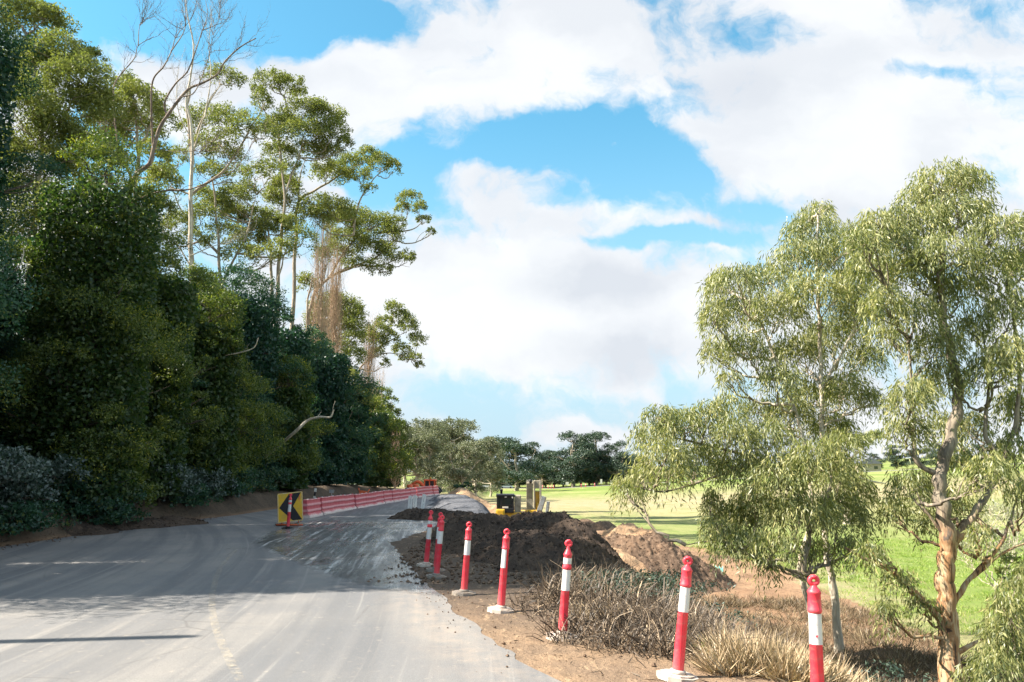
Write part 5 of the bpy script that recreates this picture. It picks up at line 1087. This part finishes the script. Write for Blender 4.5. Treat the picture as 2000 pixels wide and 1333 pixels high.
BR = [(1190, 1165, 13.5, .8, .5, 'leaf_gum', 'dark green bush at the foot of the black soil heap'), (1250, 1140, 16.0, .9, .5, 'leaf_gum', 'dark green bush in front of the large brown heap'), (1320, 1150, 15.5, .9, .5, 'leaf_gum', 'green bush right of the one before the brown heap'), (1215, 1185, 12.3, .9, .7, None, 'bare twiggy bush behind the bollard with two white bands'),
      (1290, 1190, 12.6, 1.1, .75, None, 'tangled bare bush between the two nearest leaning bollards'), (1370, 1180, 13.6, 1.1, .7, None, 'sunlit bare bush behind the second nearest bollard'), (1440, 1200, 12.8, 1.1, .75, None, 'bare brush right of the second nearest bollard'), (1510, 1205, 12.6, 1.0, .65, 'leaf_gum', 'scrubby bush left of the thin twin trunks'),
      (1290, 1250, 9.9, .9, .6, None, 'dark tangled brush low behind the second nearest bollard'), (1390, 1260, 9.7, .9, .6, None, 'brush heap just right of the second nearest bollard'), (1480, 1240, 10.6, 1.0, .7, None, 'upright dead stems left of the nearest bollard'), (1560, 1260, 10.2, 1.0, .6, None, 'dead brush immediately left of the nearest bollard'),
      (1680, 1260, 10.6, 1.0, .6, None, 'dead brush immediately right of the nearest bollard'), (1740, 1240, 12.0, 1.1, .6, 'leaf_gum', 'scrub between the nearest bollard and the streaked trunk'), (1790, 1290, 10.6, 1.0, .5, None, 'dead brush at the foot of the streaked trunk'), (1900, 1310, 10.8, 1.0, .4, None, 'dead brush right of the streaked trunk foot'), (1640, 1180, 14.5, 1.0, .6, 'leaf_gum', 'bush beyond the nearest bollard at the twin trunks'), (1230, 1240, 9.9, .7, .4, None, 'low dead brush on the edge beside the pale bollard base'),
      (1340, 1215, 11.5, 1.1, .6, None, 'dark brush directly behind the second nearest bollard'), (1600, 1235, 11.6, 1.1, .6, None, 'dark tangle behind the nearest bollard'), (1180, 1205, 11.8, .9, .45, None, 'low dark brush right of the bollard with two white bands'), (1460, 1160, 15.0, 1.3, .6, None, 'brown brush on the slope below the brown heap'), (1530, 1150, 16.5, 1.3, .6, None, 'brown brush beyond the scrubby bush, left of the twin trunks'), (1700, 1220, 13.5, 1.2, .6, None, 'brown brush between the twin trunks and the streaked trunk'), (1240, 1200, 13.0, 1.1, .6, 'leaf_gum', 'dark bush between the black soil heap and the dry brush'), (1820, 1260, 12.5, 1.2, .5, None, 'tangled brush just left of the streaked trunk foot')]
for i, (px, py, D, r, h, lf, lb) in enumerate(BR):
    b = pix(px, py, D); brush('dry_bush', lb, 'bush', b[0], D, r * 1.5, h * .82, 700, 900 + i, leaf=lf and 'leaf_far', nleaf=4200, group='dry bushes on the right slope')
def tufts(name, label, cat, spots, m, seed, kind=None):
    rg = np.random.default_rng(seed); tb = TB()
    for (x, y, r, n, h, lean) in spots:
        a = rg.uniform(0, 2 * np.pi, n); q = r * np.sqrt(rg.uniform(0, 1, n)); px_ = x + q * np.cos(a); py_ = y + q * np.sin(a); pz = HH(px_, py_) - .01
        A = np.stack([np.cos(a) * rg.uniform(0, 1.2, n) + rg.normal(0, lean, n), np.sin(a) * rg.uniform(0, 1.2, n) + rg.normal(0, lean, n), rg.uniform(.4, 1.3, n)], 1)
        L = h * rg.uniform(.4, 1.2, n); C = np.stack([px_, py_, pz], 1) + unit(A) * (L / 2)[:, None]
        tb.leaves(C, A, L, .012 * rg.uniform(.6, 1.5, n), rg, rg.uniform(0, 1, n))
    if kind: o = tb.build(name, M[m]); return tag(o, label, None, None, kind)
    o = thing(name, (spots[0][0], spots[0][1], float(HH(spots[0][0], spots[0][1]))), label, cat); tb.build('blades', M[m], o); return o
def at(px, py, D): b = pix(px, py, D); return b[0], D
for i, (sp, lb) in enumerate([([(*at(1480, 1300, 8.6), .45, 2300, .42, .5), (*at(1540, 1310, 8.3), .5, 2300, .4, .5)], 'big pale straw tussock left of the nearest bollard'), ([(*at(1430, 1320, 8.2), .25, 700, .3, .4)], 'small straw tuft at the dirt edge right of the second bollard'),
      ([(*at(1690, 1320, 8.3), .5, 1800, .36, .5), (*at(1760, 1320, 8.8), .5, 1600, .3, .5)], 'pale straw tussock right of the nearest bollard'), ([(*at(1165, 1230, 11), .4, 500, .25, .4)], 'thin straw tuft beside the bollard with two white bands')]):
    tufts('straw_tussock', lb, 'grass tuft', sp, 'straw', 950 + i)
tufts('green_tuft', 'small green grass tuft on the dirt edge between the two nearest bollards', 'grass tuft', [(*at(1400, 1290, 8.9), .15, 260, .22, .3), (*at(1395, 1300, 8.7), .1, 160, .2, .3)], 'grassblade', 960)
rg = np.random.default_rng(970); sp = []
while len(sp) < 900:
    y = rg.uniform(6.5, 26); x = rg.uniform(xe(y) + .5, 10.5)
    if x / y < .75: sp.append((x, y, rg.uniform(.2, .5), 70, rg.uniform(.14, .38), .6))
tufts('dead_grass', 'matted dead grass covering the slope', None, sp, 'drygrass', 971, 'stuff')
sp = []
while len(sp) < 900:
    y = rg.uniform(11, 48) ; x = rg.uniform(9.5, 32)
    if x / y < .75 and x > np.interp(y, [0, 12, 20, 33, 39, 63], [9.6, 9.8, 10.6, 11.2, 10.4, 5.0]) + .3: sp.append((x, y, rg.uniform(.3, .8), 70, rg.uniform(.10, .22), .5))
tufts('field_grass', 'short bright green pasture grass', None, sp, 'grassblade', 972, 'stuff')
# twig litter and clods over the shoulder and bank
rg = np.random.default_rng(980); tb = TB(); n = 2600
y = rg.uniform(6.8, 30, n); x = xe(y) + rg.normal(0, .9, n) + .4; k = x > xr(y) + .1; x, y = x[k], y[k]; n = len(x)
A = rg.normal(size=(n, 3)); A[:, 2] *= .15; tb.leaves(np.stack([x, y, HH(x, y) + .03], 1), A, rg.uniform(.05, .28, n), .014, rg, rg.uniform(0, 1, n))
tag(tb.build('twig_litter', M['deadtwig']), 'loose twigs and bark scattered on the dirt shoulder', None, None, 'stuff')
rg = np.random.default_rng(981); V = []; Fq = []
oct_v = np.array([(1, 0, 0), (-1, 0, 0), (0, 1, 0), (0, -1, 0), (0, 0, 1), (0, 0, -1)], float); oct_f = np.array([(0, 2, 4), (2, 1, 4), (1, 3, 4), (3, 0, 4), (2, 0, 5), (1, 2, 5), (3, 1, 5), (0, 3, 5)])
n = 3600; y = rg.uniform(8, 34, n); sel = rg.uniform(size=n); x = np.where(sel < .55, xe(y) + rg.normal(.8, .9, n), np.where(sel < .8, bankx(y) + rg.normal(.0, .35, n), xr(y) + rg.normal(.15, .35, n)))
s = rg.uniform(.008, .03, n) * (1 + .8 * (rg.uniform(size=n) < .06)); s = np.where(sel >= .8, s * .5, s); sv = s[:, None, None] * rg.uniform(.6, 1.3, (n, 6, 1))
V = (oct_v[None] * sv * (1, 1, .7) + np.stack([x, y, HH(x, y) + .02 + s * .2], 1)[:, None]).reshape(-1, 3); Fq = (oct_f[None] + (np.arange(n) * 6)[:, None, None]).reshape(-1, 3)
n2 = 1500; x2 = rg.uniform(-2.6, 2.4, n2); y2 = rg.uniform(14.2, 22, n2); s2 = rg.uniform(.012, .05, n2); sv2 = s2[:, None, None] * rg.uniform(.6, 1.3, (n2, 6, 1))
V2 = (oct_v[None] * sv2 * (1, 1, .7) + np.stack([x2, y2, HH(x2, y2) + .02 + s2 * .3], 1)[:, None]).reshape(-1, 3); V = np.vstack([V, V2]); Fq = np.vstack([Fq, (oct_f[None] + (n * 6 + np.arange(n2) * 6)[:, None, None]).reshape(-1, 3)])
tag(mesh_np('clods', V, Fq, M['mound_brown']), 'loose clods and stones along the dirt edges', None, None, 'stuff')
